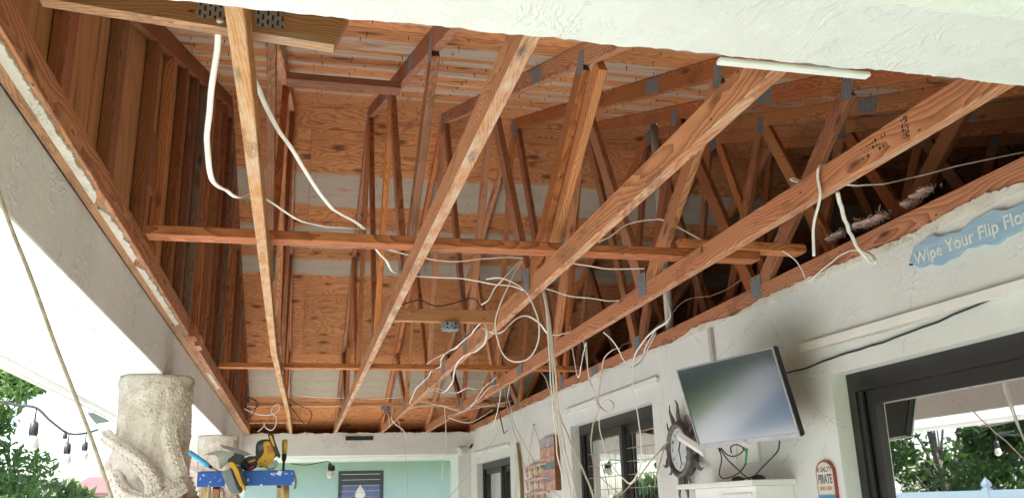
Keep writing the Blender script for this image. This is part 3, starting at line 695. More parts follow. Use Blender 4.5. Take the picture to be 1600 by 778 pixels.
# cables under it
def cab(name, label, pts, mat, r=.004, flat=1.0, group=None, n=8, cat='cable'):
    P = [at(p[0],p[1],**{q:p[2]}) if False else at(p[0],p[1],**p[2]) for p in pts]
    return tag(tube(name, P, r, mat, None, n, flat), label, cat, group)
CR = .95
def wob(P, label):                # small kinks of stiff cable
    P = smoothpts(P, 3); q = (sum(map(ord, label)) % 97)*1.7
    return [p+Vector((noise.noise(p*9+Vector((q,0,0))), noise.noise(p*9+Vector((0,q,0))), noise.noise(p*9+Vector((0,0,q)))))*.005 for p in P]
def cabX(label, X, pts, mat=CABLE, r=.0062, flat=.48, name='electrical_cable', group='loose white electrical cables', cat='cable'):
    P = wob([at(p[0],p[1],X=p[2] if len(p) > 2 else X) for p in pts], label)
    return tag(tube(name, P, r*CR, mat, None, 8, flat), label, cat, group)
def cabY(label, Y, pts, mat=CABLE, r=.0062, flat=.48, name='electrical_cable', group='loose white electrical cables', cat='cable'):
    P = wob([at(p[0],p[1],Y=p[2] if len(p) > 2 else Y) for p in pts], label)
    return tag(tube(name, P, r*CR, mat, None, 8, flat), label, cat, group)
TG = 'black cables hanging under the television'
for lab, pts in (('black cable curving from the right end of the television to the shelf',[(1218,688),(1214,706),(1196,724),(1178,742),(1150,750),(1132,753)]),
                 ('black cable looping left under the television',[(1122,700),(1127,715),(1124,738),(1132,747),(1150,741),(1162,728),(1166,712),(1162,698)]),
                 ('black cable crossing diagonally below the television to the shelf',[(1124,700),(1134,714),(1152,732),(1172,748),(1180,752)]),
                 ('small black cable coil close under the television',[(1127,699),(1136,709),(1147,712),(1158,706),(1160,698),(1150,694),(1142,698),(1143,707)])):
    cabX(lab, 2.06, pts, CABLEB, .0036, 1, 'television_cable', TG)
cabX('thin white cable dropping straight past the shelf under the television', 2.09, [(1151,690),(1151,720),(1147,752),(1146,790)], CABLEY, .0028, 1, 'television_cable', TG)
tag(tube('cable_tie', [at(1167,700,X=2.06), at(1166,712,X=2.06), at(1165,719,X=2.06)], .006, plain('green_plastic', (.02,.30,.06), .5)), 'small bright green connector on a cable under the television', 'connector')
cabX('black cable running from the television up across the wall to the right edge', 2.238, [(1222,584),(1250,578),(1275,568),(1310,556),(1360,540),(1420,520),(1490,492),(1560,462),(1660,424)], CABLEB, .0045, 1, 'speaker_wire', None)
cabX('thin grey wire lying under the long raceway', 2.243, [(1262,549),(1330,532),(1400,513),(1480,487),(1560,459)], CABLEY, .0025, 1, 'speaker_wire', None)
sh = thing('wall_shelf', (2.15,4.15,.06+EYE), 'white shelf cabinet on the wall below the television', 'shelf')
box('shelf_top', (2.02,3.72,.052), (XW-.001,4.57,.078), WHITE, sh, .004)
box('shelf_body', (2.05,3.75,-.55), (XW-.001,4.10,.0515), WHITE, sh, .004); box('shelf_side', (2.10,4.16,-.55), (XW-.001,4.50,.0515), WHITE, sh, .004)
box('cabinet_door', (2.040,3.78,-.52), (2.049,4.07,.02), WHITEV, sh, .003)
for y in (4.0,3.80): 
    tag(lathe('shelf_ornament', V(2.10,y,.079), (0,0,1), [(0,.03),(.012,.032),(.02,.02),(.024,.006)], BLACK), 'small dark lump on the '+('left' if y > 3.9 else 'right')+' part of the white wall shelf', 'ornament')

# sun clock
ck = thing('sun_clock', (2.22,4.93,.31+EYE), 'round wall clock in a dark hammered metal sun with curling rays', 'clock')
c = at(1063,702,X=2.20); CM = wallframe(c.y, c.z-EYE, 2.215) @ Matrix.Rotation(R(0),4,'Z')
for i in range(18):
    a = 2*math.pi*i/18+.1; L = (.165 if i % 2 == 0 else .10); wd = .030 if i % 2 == 0 else .020; sgn = 1 if i % 4 < 2 else -1
    lft = []; rgt = []
    for k in range(7):
        t = k/6; rr_ = .135+L*t; bend = sgn*.30*t*t+.10*math.sin(t*5)*sgn; hw_ = wd*(1-t)**.8+.001
        lft.append(((rr_)*math.cos(a+bend)-hw_*math.sin(a+bend), rr_*math.sin(a+bend)+hw_*math.cos(a+bend)))
        rgt.append(((rr_)*math.cos(a+bend)+hw_*math.sin(a+bend), rr_*math.sin(a+bend)-hw_*math.cos(a+bend)))
    prism('sun_ray', rgt+lft[::-1], .006, CM@Matrix.Translation((0,0,.012 if i % 2 else .004)), IRON, ck)
ax = CM.to_3x3()@Vector((0,0,1)); cc = CM@Vector((0,0,0))
v, f = lathegeo(cc, ax, [(-.03,.15),(0,.165),(.02,.168),(.035,.160),(.040,.148),(.034,.130),(.02,.125)], 40); meshobj('rim', v, f, IRON, ck, True)
v, f = lathegeo(cc, ax, [(.0205,.128),(.0215,.127)], 40); meshobj('dial', v, f, CLOCKF, ck)
for i in range(12):
    a = math.pi/2-2*math.pi*i/12; s = str(i or 12)
    text('numeral', s, .030, CM@Matrix.Translation((math.cos(a)*.098,math.sin(a)*.098-.010,.0225)), BLACK, ck, .0005)
for a, L, wd in ((R(60),.062,.004),(R(-75),.092,.003)):
    localbox('clock_hand', (-.012,-wd,0), (L,wd,.002), CM@Matrix.Translation((0,0,.024))@Matrix.Rotation(a,4,'Z'), BLACK, ck)

# wavy flip flop sign
BLUEW = N('washed_blue_board', .75); o_ = BLUEW.pos(); BLUEW.col(BLUEW.mix(BLUEW.ramp(BLUEW.noise(BLUEW.mapv(o_,(4,5,60)),1,4),[(.35,(0,0,0)),(.7,(1,1,1))]), (.25,.42,.58), (.40,.56,.68))); BLUEM = BLUEW.m
fs_ = thing('beach_sign', (2.24,2.4,.85+EYE), 'wavy blue board lettered Wipe Your Flip Flops on the wall', 'sign')
SM = wallframe(2.72,.845,XW-.002)
top = []; bot = []
for k in range(61):
    t = k/60*.80; e = min(1, t/.05+.25, (.80-t)/.05+.25)
    top.append((t, .046*e+.011*math.sin(t*22-1.0)+.004*math.sin(t*61))); bot.append((t, -.043*e+.010*math.sin(t*25+.4)+.004*math.sin(t*70+1)))
prism('board', bot+top[::-1], .016, SM, BLUEM, fs_)
CREAM = plain('cream_lettering', (.74,.76,.72), .6)
text('lettering', 'Wipe Your Flip Flops', .0655, SM@Matrix.Translation((.030,-.022,.0165)), CREAM, fs_, .0012, 'LEFT', sx=1.0, bold=.0006, space=1.02)
tube('hanging_nail', [V(2.25,2.728,.835),V(2.236,2.728,.835)], .004, BLACK, fs_, k=0)

# pirate plaque
pq = thing('plaque', (2.24,3.45,.0+EYE), 'tall rounded plaque reading A Salty Pirate Lives Here beside the large door', 'sign')
PM = wallframe(3.465,-.163,XW-.002); w_ = .068
def arch(w, y0, y1, n=12): return [(-w,y0),(w,y0),(w,y1)]+[(w*math.cos(math.pi*k/n), y1+w*.75*math.sin(math.pi*k/n)) for k in range(1,n)]+[(-w,y1)]
RED = plain('dull_red_paint', (.30,.05,.05), .6); SEA = plain('sea_blue_paint', (.05,.25,.48), .5, var=.35, scale=60); NAVY = plain('navy_ink', (.05,.08,.14), .6); CREAMB = plain('cream_paint', (.66,.62,.52), .6)
prism('back_board', arch(w_,-.17,.26), .012, PM, RED, pq)
prism('face', arch(w_-.007,-.163,.257), .0012, PM@Matrix.Translation((0,0,.0122)), CREAMB, pq)
wv_ = [(-.061,-.163),(.061,-.163)]+[(.061-.122*k/30, .160+.008*abs(math.sin(k*.7))) for k in range(31)]
prism('painted_sea', wv_, .001, PM@Matrix.Translation((0,0,.0136)), SEA, pq)
tm = PM@Matrix.Translation((0,0,.0136))
text('lettering', 'A SALTY', .030, tm@Matrix.Translation((0,.262,0)), NAVY, pq, .0006, bold=.0004)
text('lettering', 'PIRATE', .055, tm@Matrix.Translation((0,.213,0)), NAVY, pq, .0006, sx=.62, bold=.0008)
text('lettering', 'LIVES HERE', .024, tm@Matrix.Translation((0,.184,0)), RED, pq, .0006, sx=.8)
prism('wave_crest', [(math.cos(a)*.028,.115+math.sin(a)*.028) for a in [R(x) for x in range(0,300,20)]], .0008, PM@Matrix.Translation((0,0,.0148)), plain('pale_wave', (.35,.60,.72), .5), pq)

# plank picture
pl = thing('plank_picture', (2.23,7.8,.35+EYE), 'picture of stacked painted planks in faded pink and teal', 'wall art')
a = at(850,687,X=2.20); b = at(878,762,X=2.20)
cols = [(.42,.36,.40),(.52,.33,.25),(.56,.36,.28),(.16,.27,.27),(.56,.33,.28),(.58,.34,.30)]; hs = [.085,.085,.05,.06,.10,.09]
z = .575
for i, (c_, h_) in enumerate(zip(cols, hs)):
    mt = plain('faded_plank_%s' % 'abcdef'[i], c_, .8, var=.35, scale=9)
    box('plank', (2.205,7.55,z-h_+.003), (2.228,8.05,z), mt, pl, .002); z -= h_
box('backing', (2.2285,7.57,z+.01), (2.249,8.03,.57), WOOD, pl)
for k in range(3): prism('painted_boat', [(-.012,-.05),(.012,-.05),(.016,.0),(0,.05),(-.016,0)], .001, wallframe(7.86-.06*k,.22+.006*k,2.2045), SEA, pl)
tag(box('frame_side', (2.20,7.535,z), (2.249,7.549,.577), WOODD, pl))

# shell mobile
sm = thing('driftwood_mobile', (2.22,8.3,.3+EYE), 'hanging driftwood and shell mobile on two strings', 'wall hanging')
ap = at(834,663,X=2.235); l0 = at(824,730,X=2.21); r0 = at(852,724,X=2.21)
for q in (l0, r0): tube('string', [ap, q], .0022, CORD, sm, k=0)
lathe('nail', ap, (-1,0,0), [(-.012,.004),(.008,.004),(.010,.008)], BLACK, sm, 8)
SHELL = plain('pink_shell', (.58,.36,.29), .6, var=.5, scale=30); SHELLB = plain('pale_shell', (.70,.62,.48), .6, var=.3, scale=30)
for i in range(4):
    dz = -.125*i; A = l0+Vector((0,.01*i,dz)); B = r0+Vector((0,-.01*i,dz))
    tube('driftwood_stick', [A+Vector((0,.05,-.005)), A.lerp(B,.5)+Vector((0,0,.012)), B+Vector((0,-.05,.004))], .013, SHELL, sm)
    for k in range(7):
        q = A.lerp(B, (k+.3)/6.6); h_ = .07+.03*random.random()
        lathe('shell', q+Vector((-.01,0,-.012)), (0,0,-1), [(0,.005),(.02,.014),(h_*.6,.018),(h_,.004)], SHELLB if k % 2 else SHELL, sm, 7)
# surfboard
sb = thing('surfboard_decoration', (2.22,9.1,.2+EYE), 'narrow upright surfboard decoration, pale blue and yellow with brown rail', 'surfboard')
SBM = wallframe(9.0,.10,2.243); ol = []
for k in range(21): t = k/20; ol.append((.13*math.sin(math.pi*min(1,t*.92+.08))**.7*(1 if t < .98 else .2), -.5+1.02*t))
ol2 = ol+[(-x,y) for x, y in ol[::-1]]
prism('deck', [(x*.9,y*.985) for x, y in ol2], .004, SBM@Matrix.Translation((0,0,.0305)), plain('pale_blue_yellow', (.62,.68,.58), .4, var=.3, scale=4), sb)
prism('rail', ol2, .03, SBM, WOODD if False else plain('brown_rail', (.26,.15,.07), .5), sb)

# flood light in the far corner
fl = thing('flood_light', at(730,700,Y=11.55), 'white cylindrical spot light on the end beam corner', 'lamp')
p0 = at(717,704,Y=11.50); p1 = at(735,699,Y=11.55); d = (p1-p0)
lathe('lamp_head', p0, d, [(0,.055),(.005,.062),(.05,.062),(.11,.052),(.13,.030),(.145,.012)], plain('grey_white_enamel', (.55,.55,.52), .5), fl, 18)
tube('bracket', [p1, at(738,694,Y=11.62), at(741,694,Y=11.752)], .014, BLACK, fl); lathe('mount', at(740,694,Y=11.751), (0,-1,0), [(0,.045),(.02,.04),(.03,.02)], BLACK, fl, 14)

# ------------------------------------------------------------------ carved octopus columns
def sand():
    k = N('carved_sandstone', .9, spec=.15); p = k.pos(); c = k.mix(k.ramp(k.noise(p, 9, 6, .7), [(.35,(0,0,0)),(.7,(1,1,1))]), (.74,.68,.60), (.55,.47,.39)); c = k.mix(k.math('MULTIPLY', k.ramp(k.noise(p, 55, 4), [(.45,(0,0,0)),(.75,(1,1,1))]), .5), c, (.80,.76,.69))
    pv = k.n('TexVoronoi'); k.l(p, pv.inputs['Vector']); pv.inputs['Scale'].default_value = 48; pit = k.ramp(pv.outputs['Distance'], [(.12,(0,0,0)),(.35,(1,1,1))]); c = k.mix(k.math('MULTIPLY', k.math('SUBTRACT', 1.0, pit), .16), c, (.40,.33,.27))
    k.col(c); k.bump(k.math('ADD', k.math('ADD', k.math('MULTIPLY', pit, .35), k.noise(p, 32, 6, .7)), k.math('MULTIPLY', k.noise(p, 130, 2), .5)), 1.0, .011); return k.m
SANDM = sand()
def column(cx, cy, label, half=.165, det=True):
    cl = thing('carved_column', V(cx,cy,-1.62), label, 'column', 'carved sandstone columns under the left beam')
    n = 64; rows = 130; vs = []; fs = []
    for j in range(rows+1):
        z = -1.62+(.688+1.62)*j/rows
        for k in range(n):
            a = 2*math.pi*k/n; c, s = math.cos(a), math.sin(a); q = half/max(abs(c), abs(s)); r = half*1.06*.55+q*.45
            if r > half*1.18: r = half*1.18
            P = Vector((c*2.2, s*2.2, z*2.0+cx)); r *= 1+.08*noise.noise(P*1.4)+.06*noise.noise(P*4)+.075*noise.noise(P*9)+.05*noise.noise(P*19)
            r *= 1+.04*math.sin(z*3+cx*9); vs.append(V(cx+c*r, cy+s*r, z))
    for j in range(rows):
        for k in range(n): fs.append((j*n+k, j*n+(k+1)%n, (j+1)*n+(k+1)%n, (j+1)*n+k))
    fs.append(tuple(rows*n+k for k in range(n)))
    meshobj('shaft', vs, fs, SANDM, cl, True)
    def wrap(pts, r0, r1, suck=True):     # (angle deg, height, extra radius)
        P = smoothpts([V(cx+math.cos(R(a))*(half*1.02+e), cy+math.sin(R(a))*(half*1.02+e), z) for a, z, e in pts], 8)
        m_ = len(P); rad = [(r0+(r1-r0)*i/(m_-1))*(1+.10*noise.noise(Vector((i*.5,cx,r0)))) for i in range(m_)]
        v, f = tubegeo(P, rad, 12); meshobj('tentacle', v, f, SANDM, cl, True)
        if suck:
            mb_ = MB()
            for i in range(2, m_-2, 2):
                out = Vector((P[i].x-cx, P[i].y-cy, 0)).normalized(); t = (P[i+1]-P[i-1]).normalized(); sd = out.cross(t)
                for s in (-.5,.5):
                    q = P[i]+(out*.80+sd*s).normalized()*rad[i]*.92
                    mb_.add(*lathegeo(q, (out*.8+sd*s), [(-.004,rad[i]*.30),(.006,rad[i]*.33),(.010,rad[i]*.26),(.004,rad[i]*.14)], 8))
            tag(mb_.build('suckers', SANDM, cl, True), kind='stuff')
    wrap([(-20,.62,.0),(-45,.50,.02),(-60,.40,.03),(-52,.28,.035),(-40,.18,.03)], .030, .055)
    wrap([(-175,.40,.05),(-150,.37,.05),(-120,.31,.04),(-95,.24,.04),(-75,.13,.04),(-85,.02,.045),(-110,-.06,.04)], .026, .055)
    wrap([(-135,.20,.03),(-110,.10,.05),(-80,.06,.06),(-55,.10,.05),(-40,.14,.05)], .030, .05)
    wrap([(-20,.05,.05),(-5,-.03,.07),(10,.02,.05),(25,.12,.03),(40,.22,.01)], .06, .025)
    wrap([(-70,-.05,.05),(-95,-.2,.06),(-130,-.3,.04),(-160,-.45,.02)], .06, .03, False)
    wrap([(-30,-.1,.05),(-15,-.3,.06),(-40,-.5,.05),(-80,-.7,.03)], .06, .03, False)
    wrap([(100,.5,.02),(140,.35,.03),(180,.2,.03)], .03, .05, False)
    # head with brow and eye
    hc = V(cx+half*.72, cy-half*.55, .20); vs = []; fs = []; nn = 20
    for j in range(13):
        t = math.pi*j/12
        for k in range(nn):
            a = 2*math.pi*k/nn; rx, rz = .085, .155
            P = Vector((math.sin(t)*math.cos(a)*rx, math.sin(t)*math.sin(a)*rx*1.1, math.cos(t)*rz)); P *= 1+.14*noise.noise(P*22+Vector((cx,0,0)))+.12*max(0,-P.z/rz)
            vs.append(hc+P+Vector((.02*P.z/rz,0,0)))
    for j in range(12):
        for k in range(nn): fs.append((j*nn+k, (j+1)*nn+k, (j+1)*nn+(k+1)%nn, j*nn+(k+1)%nn))
    meshobj('octopus_head', vs, fs, SANDM, cl, True)
    ed = Vector((-.25,-.93,-.05)); ec = hc+Vector((-.02,-.075,-.065))
    e = lathe('octopus_eye', ec, ed, [(0,.040),(.018,.042),(.028,.034),(.022,.026)], SANDM, cl, 16)
    lathe('pupil', ec+ed*.014, ed, [(0,.024),(.010,.021),(.015,.010),(.016,.002)], WHITE, e, 12)
column(-.745, 4.90, 'nearest carved sandstone column wrapped in octopus tentacles')
column(-.745, 8.75, 'farther carved sandstone column behind the blue ladder top')

# ------------------------------------------------------------------ ladder and tools
YL = 3.30
BLUEP = N('scuffed_blue_plastic', .45, spec=.4); o_ = BLUEP.pos(); BLUEP.col(BLUEP.mix(BLUEP.ramp(BLUEP.noise(o_, 34, 5, .6), [(.60,(0,0,0)),(.63,(1,1,1))]), (.022,.085,.36), (.62,.62,.64)))
ld = thing('step_ladder', V(-.18,YL+.1,-1.62), 'wooden step ladder with paint spattered blue top cap', 'ladder')
box('top_cap', (-.338,YL,.092), (-.022,YL+.26,.140), BLUEP.m, ld, .006)
box('cap_lip', (-.345,YL-.008,.086), (-.015,YL-.001,.138), BLUEP.m, ld, .003)
for x, dx in ((-.315,-.07),(-.045,.07)):
    lumber('front_rail', V(x+dx,YL-.30,-1.62), V(x,YL+.04,.0855), .028, .085, TAN, ld, up=(0,1,0))
    lumber('rear_leg', V(x+dx*.6,YL+.85,-1.62), V(x+(.02 if x < -.2 else -.02),YL+.20,.0905), .026, .045, WOODD if x < -.2 else TAN, ld, up=(0,1,0))
for i in range(5):
    z = -.22-.29*i; t = (.08-z)/1.70; lumber('step', V(-.315-.07*t+.015,YL+.04-.34*t,z), V(-.045+.07*t-.015,YL+.04-.34*t,z), .085, .022, TAN, ld)
YEL = plain('yellow_plastic', (.62,.33,.018), .4, var=.08); BLK = BLACK; GRB = plain('grey_battery_plastic', (.17,.18,.20), .5); STEEL = plain('worn_steel', (.34,.33,.31), .45, metal=.6, var=.3, scale=25)
def lpx(pts, Y): return [at(x,y,Y=Y) for x, y in pts]
def pxprism(name, pts, Y, thick, mat, parent, bev=.004):
    """side outline in the plane Y, thick metres deep"""
    P = lpx(pts, Y); o = P[0]
    return prism(name, [((p-o).x, (p-o).z) for p in P], thick, Matrix(((1,0,0,o.x),(0,0,1,o.y),(0,1,0,o.z),(0,0,0,1))), mat, parent, bev)
def Cr(pts): return [(280+x/6.595, 660+y/6.595) for x, y in pts]
ps = thing('cordless_saw', V(-.16,YL+.05,.16), 'yellow and black cordless saw lying on the blue ladder top', 'power tool')
pxprism('motor_housing', Cr([(785,330),(790,210),(830,175),(920,165),(960,190),(1010,330),(1000,350),(830,350),(800,390)]), YL+.045, .055, BLK, ps)
pxprism('body_shell', Cr([(800,385),(870,340),(885,300),(860,205),(925,180),(960,215),(1000,330),(945,390),(1010,420),(985,465),(905,480),(865,430),(815,460)]), YL+.035, .075, YEL, ps)
pxprism('grip', Cr([(620,400),(700,345),(800,340),(850,360),(800,410),(810,440),(740,490),(660,495),(630,450)]), YL+.05, .045, BLK, ps)
pxprism('grip_insert', Cr([(705,395),(790,370),(780,395),(715,415)]), YL+.046, .004, YEL, ps, .001)
sh_ = MB(); P = [at(*q,Y=YL+.03) for q in Cr([(915,110),(960,100),(985,180),(1040,345),(1010,350),(960,240)])]
pxprism('shoe_plate', Cr([(910,120),(935,98),(968,110),(985,180),(1045,340),(1020,355),(985,300),(925,170)]), YL+.02, .10, BLK, ps, .003)
pxprism('shoe_pad', Cr([(925,135),(950,130),(975,200),(985,250),(965,235)]), YL+.018, .0015, YEL, ps, 0)
pxprism('gear_cover', Cr([(905,440),(1000,375),(1025,420),(1000,455),(930,480)]), YL+.032, .004, STEEL, ps, .001)
pxprism('model_print', Cr([(895,240),(950,225),(975,300),(915,325)]), YL+.0335, .001, plain('orange_print', (.50,.17,.02), .5), ps, 0)
for i in range(5): pxprism('vent_slot', Cr([(815+14*i,235-4*i),(822+14*i,232-4*i),(832+14*i,285-4*i),(825+14*i,288-4*i)]), YL+.0435, .001, GRB, ps, 0)
for x, y in ((880,392),(895,440),(950,215),(840,420)): lathe('screw', at(*Cr([(x,y)])[0],Y=YL+.034), (0,-1,0), [(-.002,.0022),(.0012,.0022)], BLK, ps, 8)
dr = thing('cordless_drill_handle', V(-.24,YL,.12), 'yellow and black cordless tool with grey battery hanging over the front of the ladder top', 'power tool')
pxprism('battery', Cr([(425,505),(535,470),(560,540),(640,720),(575,738),(520,715)]), YL-.075, .060, GRB, dr)
pxprism('handle_side', Cr([(500,410),(545,395),(585,430),(600,500),(690,690),(655,705),(640,640),(520,450)]), YL-.082, .072, YEL, dr)
pxprism('handle_core', Cr([(520,455),(545,470),(645,690),(632,722),(600,690),(540,520)]), YL-.086, .080, BLK, dr, .003)
pxprism('handle_back', Cr([(590,450),(620,430),(690,590),(690,610),(665,620)]), YL-.080, .066, BLK, dr, .003)
pxprism('tool_nose', Cr([(500,415),(490,385),(560,330),(640,320),(680,350),(620,440),(560,400)]), YL-.07, .055, BLK, dr)
for i in range(4): pxprism('badge_print', Cr([(560+18*i,500+40*i),(575+18*i,495+40*i),(590+18*i,525+40*i),(575+18*i,532+40*i)]), YL-.0875, .001, YEL, dr, 0)
hm = thing('claw_hammer', V(-.26,YL+.03,.17), 'grey steel hatchet hammer head with long curved claw, behind the battery tool', 'hammer')
pxprism('claw', Cr([(255,332),(330,298),(410,284),(480,288),(560,312),(575,360),(520,380),(480,410),(450,450),(430,470),(415,470),(420,400),(405,345),(360,320),(300,322)]), YL+.02, .022, STEEL, hm, .003)
pxprism('blade', Cr([(420,222),(470,232),(600,262),(700,300),(745,325),(660,350),(600,320),(500,275),(450,262)]), YL+.06, .006, plain('dull_plate_steel', (.28,.26,.24), .5, metal=.4, var=.3), hm, .001)
P = lpx(Cr([(560,340),(640,400),(720,470)]), YL+.03); tube('haft', P, .012, BLK, hm)
sd = thing('blue_screwdriver', V(-.35,YL,.19), 'slim bright blue handled tool leaning left over the ladder edge', 'screwdriver')
P = lpx(Cr([(100,300),(310,445),(420,505)]), YL+.01); d = P[1]-P[0]; L = d.length
lathe('handle', P[0], d, [(0,.004),(.003,.008),(L*.5,.0085),(L*.92,.008),(L,.005)], plain('sky_blue_plastic', (.03,.33,.62), .35), sd, 12)
lathe('collar', P[1], d, [(0,.006),(.012,.005)], BLK, sd, 10); tube('shaft', [P[1],P[2]], .0025, STEEL, sd, k=0)
s2 = thing('yellow_screwdriver', V(-.06,YL+.1,.14), 'upright screwdriver with clear yellow handle at the right end of the ladder top', 'screwdriver')
P = lpx(Cr([(1090,172),(1085,320),(1078,395),(1072,500)]), YL+.10)
hd = P[1]-P[0]; L = hd.length
lathe('handle', P[0], hd, [(0,.006),(.003,.010),(L*.4,.0105),(L*.7,.0095),(L,.009)], plain('amber_plastic', (.62,.42,.03), .25, var=.3, scale=60), s2, 10)
lathe('ferrule', P[1], P[2]-P[1], [(0,.0085),((P[2]-P[1]).length*.6,.0095),((P[2]-P[1]).length,.006)], BLK, s2, 10); tube('shaft', [P[2],P[3]], .0045, CABLEB, s2, k=0)
tag(lumber('pencil', at(*Cr([(700,480)])[0],Y=YL+.03), at(*Cr([(770,455)])[0],Y=YL+.03), .012, .012, plain('red_paint', (.5,.03,.06), .5)), 'short red marker lying beneath the yellow saw', 'marker')
tag(tube('cable_end', lpx(Cr([(1180,515),(1195,560),(1205,620),(1190,680)]), YL+.06), .004, STEEL), 'small wire hook dangling at the right end of the blue ladder top', 'wire')

# ------------------------------------------------------------------ cables
G = 'loose white electrical cables'
cabY('white cable hanging from the plated board to the left of the first chord', 2.2, [(344,30,1.84),(338,80,1.95),(331,150,2.1),(325,215,2.25),(326,260,2.35),(337,288,2.5),(355,299,2.7),(374,307,2.8),(392,300,3.0),(410,304,3.2)], r=.0085)
cabY('white cable behind the first chord curving down to the near brace', 2.6, [(350,42,1.86),(366,68,2.0),(385,105,2.15),(408,150,2.3),(430,195,2.45),(452,228,2.6),(478,270,2.8),(510,315,3.0),(528,331,3.15),(550,343,3.3),(570,357,3.42)], r=.0085)
cabY('white cable sagging left to right onto the near brace', 3.2, [(392,298,2.9),(418,312,2.95),(445,331,3.05),(475,346,3.2),(515,355,3.35),(548,357,3.44),(572,358,3.47)])
cabY('short white cable dropping below the near brace to a chord plate', 3.6, [(584,384,3.5),(595,398,3.6),(605,410,3.7),(612,422,3.85),(620,426,4.0)])
cabY('white cable hanging in long waves right of the second chord', 3.7, [(585,378,3.46),(610,390,3.6),(640,399,3.7),(665,403,3.75),(690,408,3.8),(720,408,3.85),(750,405,3.9),(790,402,3.95),(822,405,4.0)])
cabY('white cable stretched flat between the second and third chords', 3.9, [(635,430,4.0),(660,432,4.0),(700,434,4.0),(740,438,4.0),(770,444,4.0),(800,447,4.0),(822,455,4.02)])
cabY('big white cable coil looping below the third chord', 3.9, [(760,436,4.0),(778,433,3.95),(795,438,3.9),(815,450,3.88),(830,470,3.86),(840,495,3.86),(842,525,3.88),(836,545,3.9),(824,560,3.92),(808,565,3.94),(793,560,3.96),(781,545,3.97),(775,522,3.97),(774,500,3.96),(780,478,3.95),(792,450,3.95),(806,424,3.98),(822,405,4.0)], r=.0075)
cabY('inner white cable loop crossing the big coil', 3.9, [(753,476,4.0),(763,468,3.98),(772,450,3.97),(785,437,3.96),(800,421,3.98),(815,408,4.0),(823,403,4.02)])
cabY('thin white cable arc crossing the lower coil', 4.1, [(752,512,4.2),(770,520,4.15),(785,517,4.1),(797,505,4.1),(812,495,4.1),(826,494,4.12),(842,505,4.15),(855,520,4.2),(870,523,4.25),(890,517,4.3)], r=.005)
cabY('white cable arching high between the third and fourth chords', 3.7, [(935,378,3.7),(955,368,3.68),(980,352,3.66),(1005,345,3.65),(1030,343,3.65),(1050,350,3.66),(1075,363,3.68),(1097,375,3.7)])
cabY('white cable running from the lapped brace down to the wall top', 3.5, [(1165,378,3.5),(1190,379,3.45),(1215,388,3.42),(1238,403,3.40),(1252,420,3.38),(1258,434,3.37)])
cabY('white cable ending at a bolted web between third and fourth chords', 3.8, [(888,409,3.8),(910,414,3.78),(940,418,3.76),(970,420,3.75),(1008,420,3.74)])
cabY('white cable stretched right from the hanging bundle to the fourth chord', 3.9, [(846,449,3.95),(868,455,3.9),(890,462,3.88),(920,466,3.86),(945,469,3.86),(967,470,3.88)])
for i, (dx, lab) in enumerate(((0,'left'),(4,'middle'),(8,'right'))):
    cabX('%s strand of the white cable bundle hanging from the third chord to the wall' % lab, 1.12+.012*i, [(847+dx*.2,449),(851+dx*.4,470),(855+dx*.6,505),(858+dx,560),(862+dx,615),(866+dx*1.2,660),(872+dx*1.6,710),(879+dx*2,750),(886+dx*2.3,790)], r=.0048 if i else .006)
cabX('strand leaving the hanging bundle and slanting right past the gridded door', 1.2, [(866,610),(872,640),(886,676),(905,722),(920,755),(934,792)], r=.005)
cabX('white cable hooked over the fourth chord and hanging straight down', 1.63, [(1272,400),(1272,375),(1273,345),(1279,318),(1281,300),(1277,280),(1278,264),(1283,259,1.66),(1288,266,1.69)], r=.0075)
cabY('short white cable end poking out left of the fourth chord', 2.9, [(1254,285,2.95),(1242,284,2.9),(1236,280,2.88),(1241,279,2.9),(1253,282,3.0)])
cabX('doubled white cable bent over and dropping from the fourth chord to the wall top', 1.85, [(1309,300,1.72),(1313,318,1.75),(1320,343,1.85),(1330,368,2.0),(1341,389,2.1),(1353,403,2.15),(1364,411,2.2),(1368,408,2.2),(1363,400,2.2),(1348,392,2.2),(1330,391,2.2),(1312,399,2.22),(1296,412,2.235),(1280,426,2.24),(1262,440,2.243)], r=.0075)
cabX('white cable stretched level through the dark attic to the right edge', 2.0, [(1322,289,1.75),(1350,289,1.9),(1380,287,2.1),(1420,280,2.3),(1470,266,2.4),(1541,250,2.5),(1600,238,2.5)], r=.006)
cabX('white cable drop ending on the wall beside the vent pipe', 2.2, [(1040,463,2.2),(1045,480,2.2),(1047,495,2.2),(1038,505,2.2),(1022,518,2.2),(1010,540,2.2),(1006,552,2.2)], r=.0065)
cabX('grey cable curving low behind the fourth chord past the vent pipe', 2.4, [(970,540,2.5),(1000,527,2.5),(1040,500,2.5),(1070,470,2.5),(1110,462,2.5),(1140,450,2.5),(1160,435,2.5)], CABLEY, .005)
cabX('long white cable loop hanging in front of the gridded door', 1.70, [(890,510),(895,545),(904,590),(911,555),(916,535),(918,560),(920,590),(928,610),(935,640),(937,670),(945,700),(960,732),(975,748),(984,755),(994,745),(1001,727),(1002,690),(997,650),(991,620),(988,590),(990,560),(1000,540),(1018,520),(1044,502)], r=.0055)
cabX('white cable swagged from the fourth chord to the wall top right of the bundle', 1.75, [(943,518,1.70),(955,530,1.75),(966,545,1.8),(973,560,1.9),(985,573,2.0),(1000,566,2.1),(1012,545,2.15),(1025,520,2.2)], r=.0055)
cabX('thin cable curl looping above the gridded door', 1.9, [(970,543),(955,548),(944,560),(940,580),(937,605),(934,625),(940,637),(950,643),(958,638),(958,628),(950,624),(940,630),(934,645),(927,662),(923,690),(926,715),(931,740),(931,790)], CABLEY, .0055)
cabX('white cable falling from the fourth chord onto the broken wall top', 1.72, [(912,532),(916,560),(921,590),(929,615),(936,640)], r=.0055)
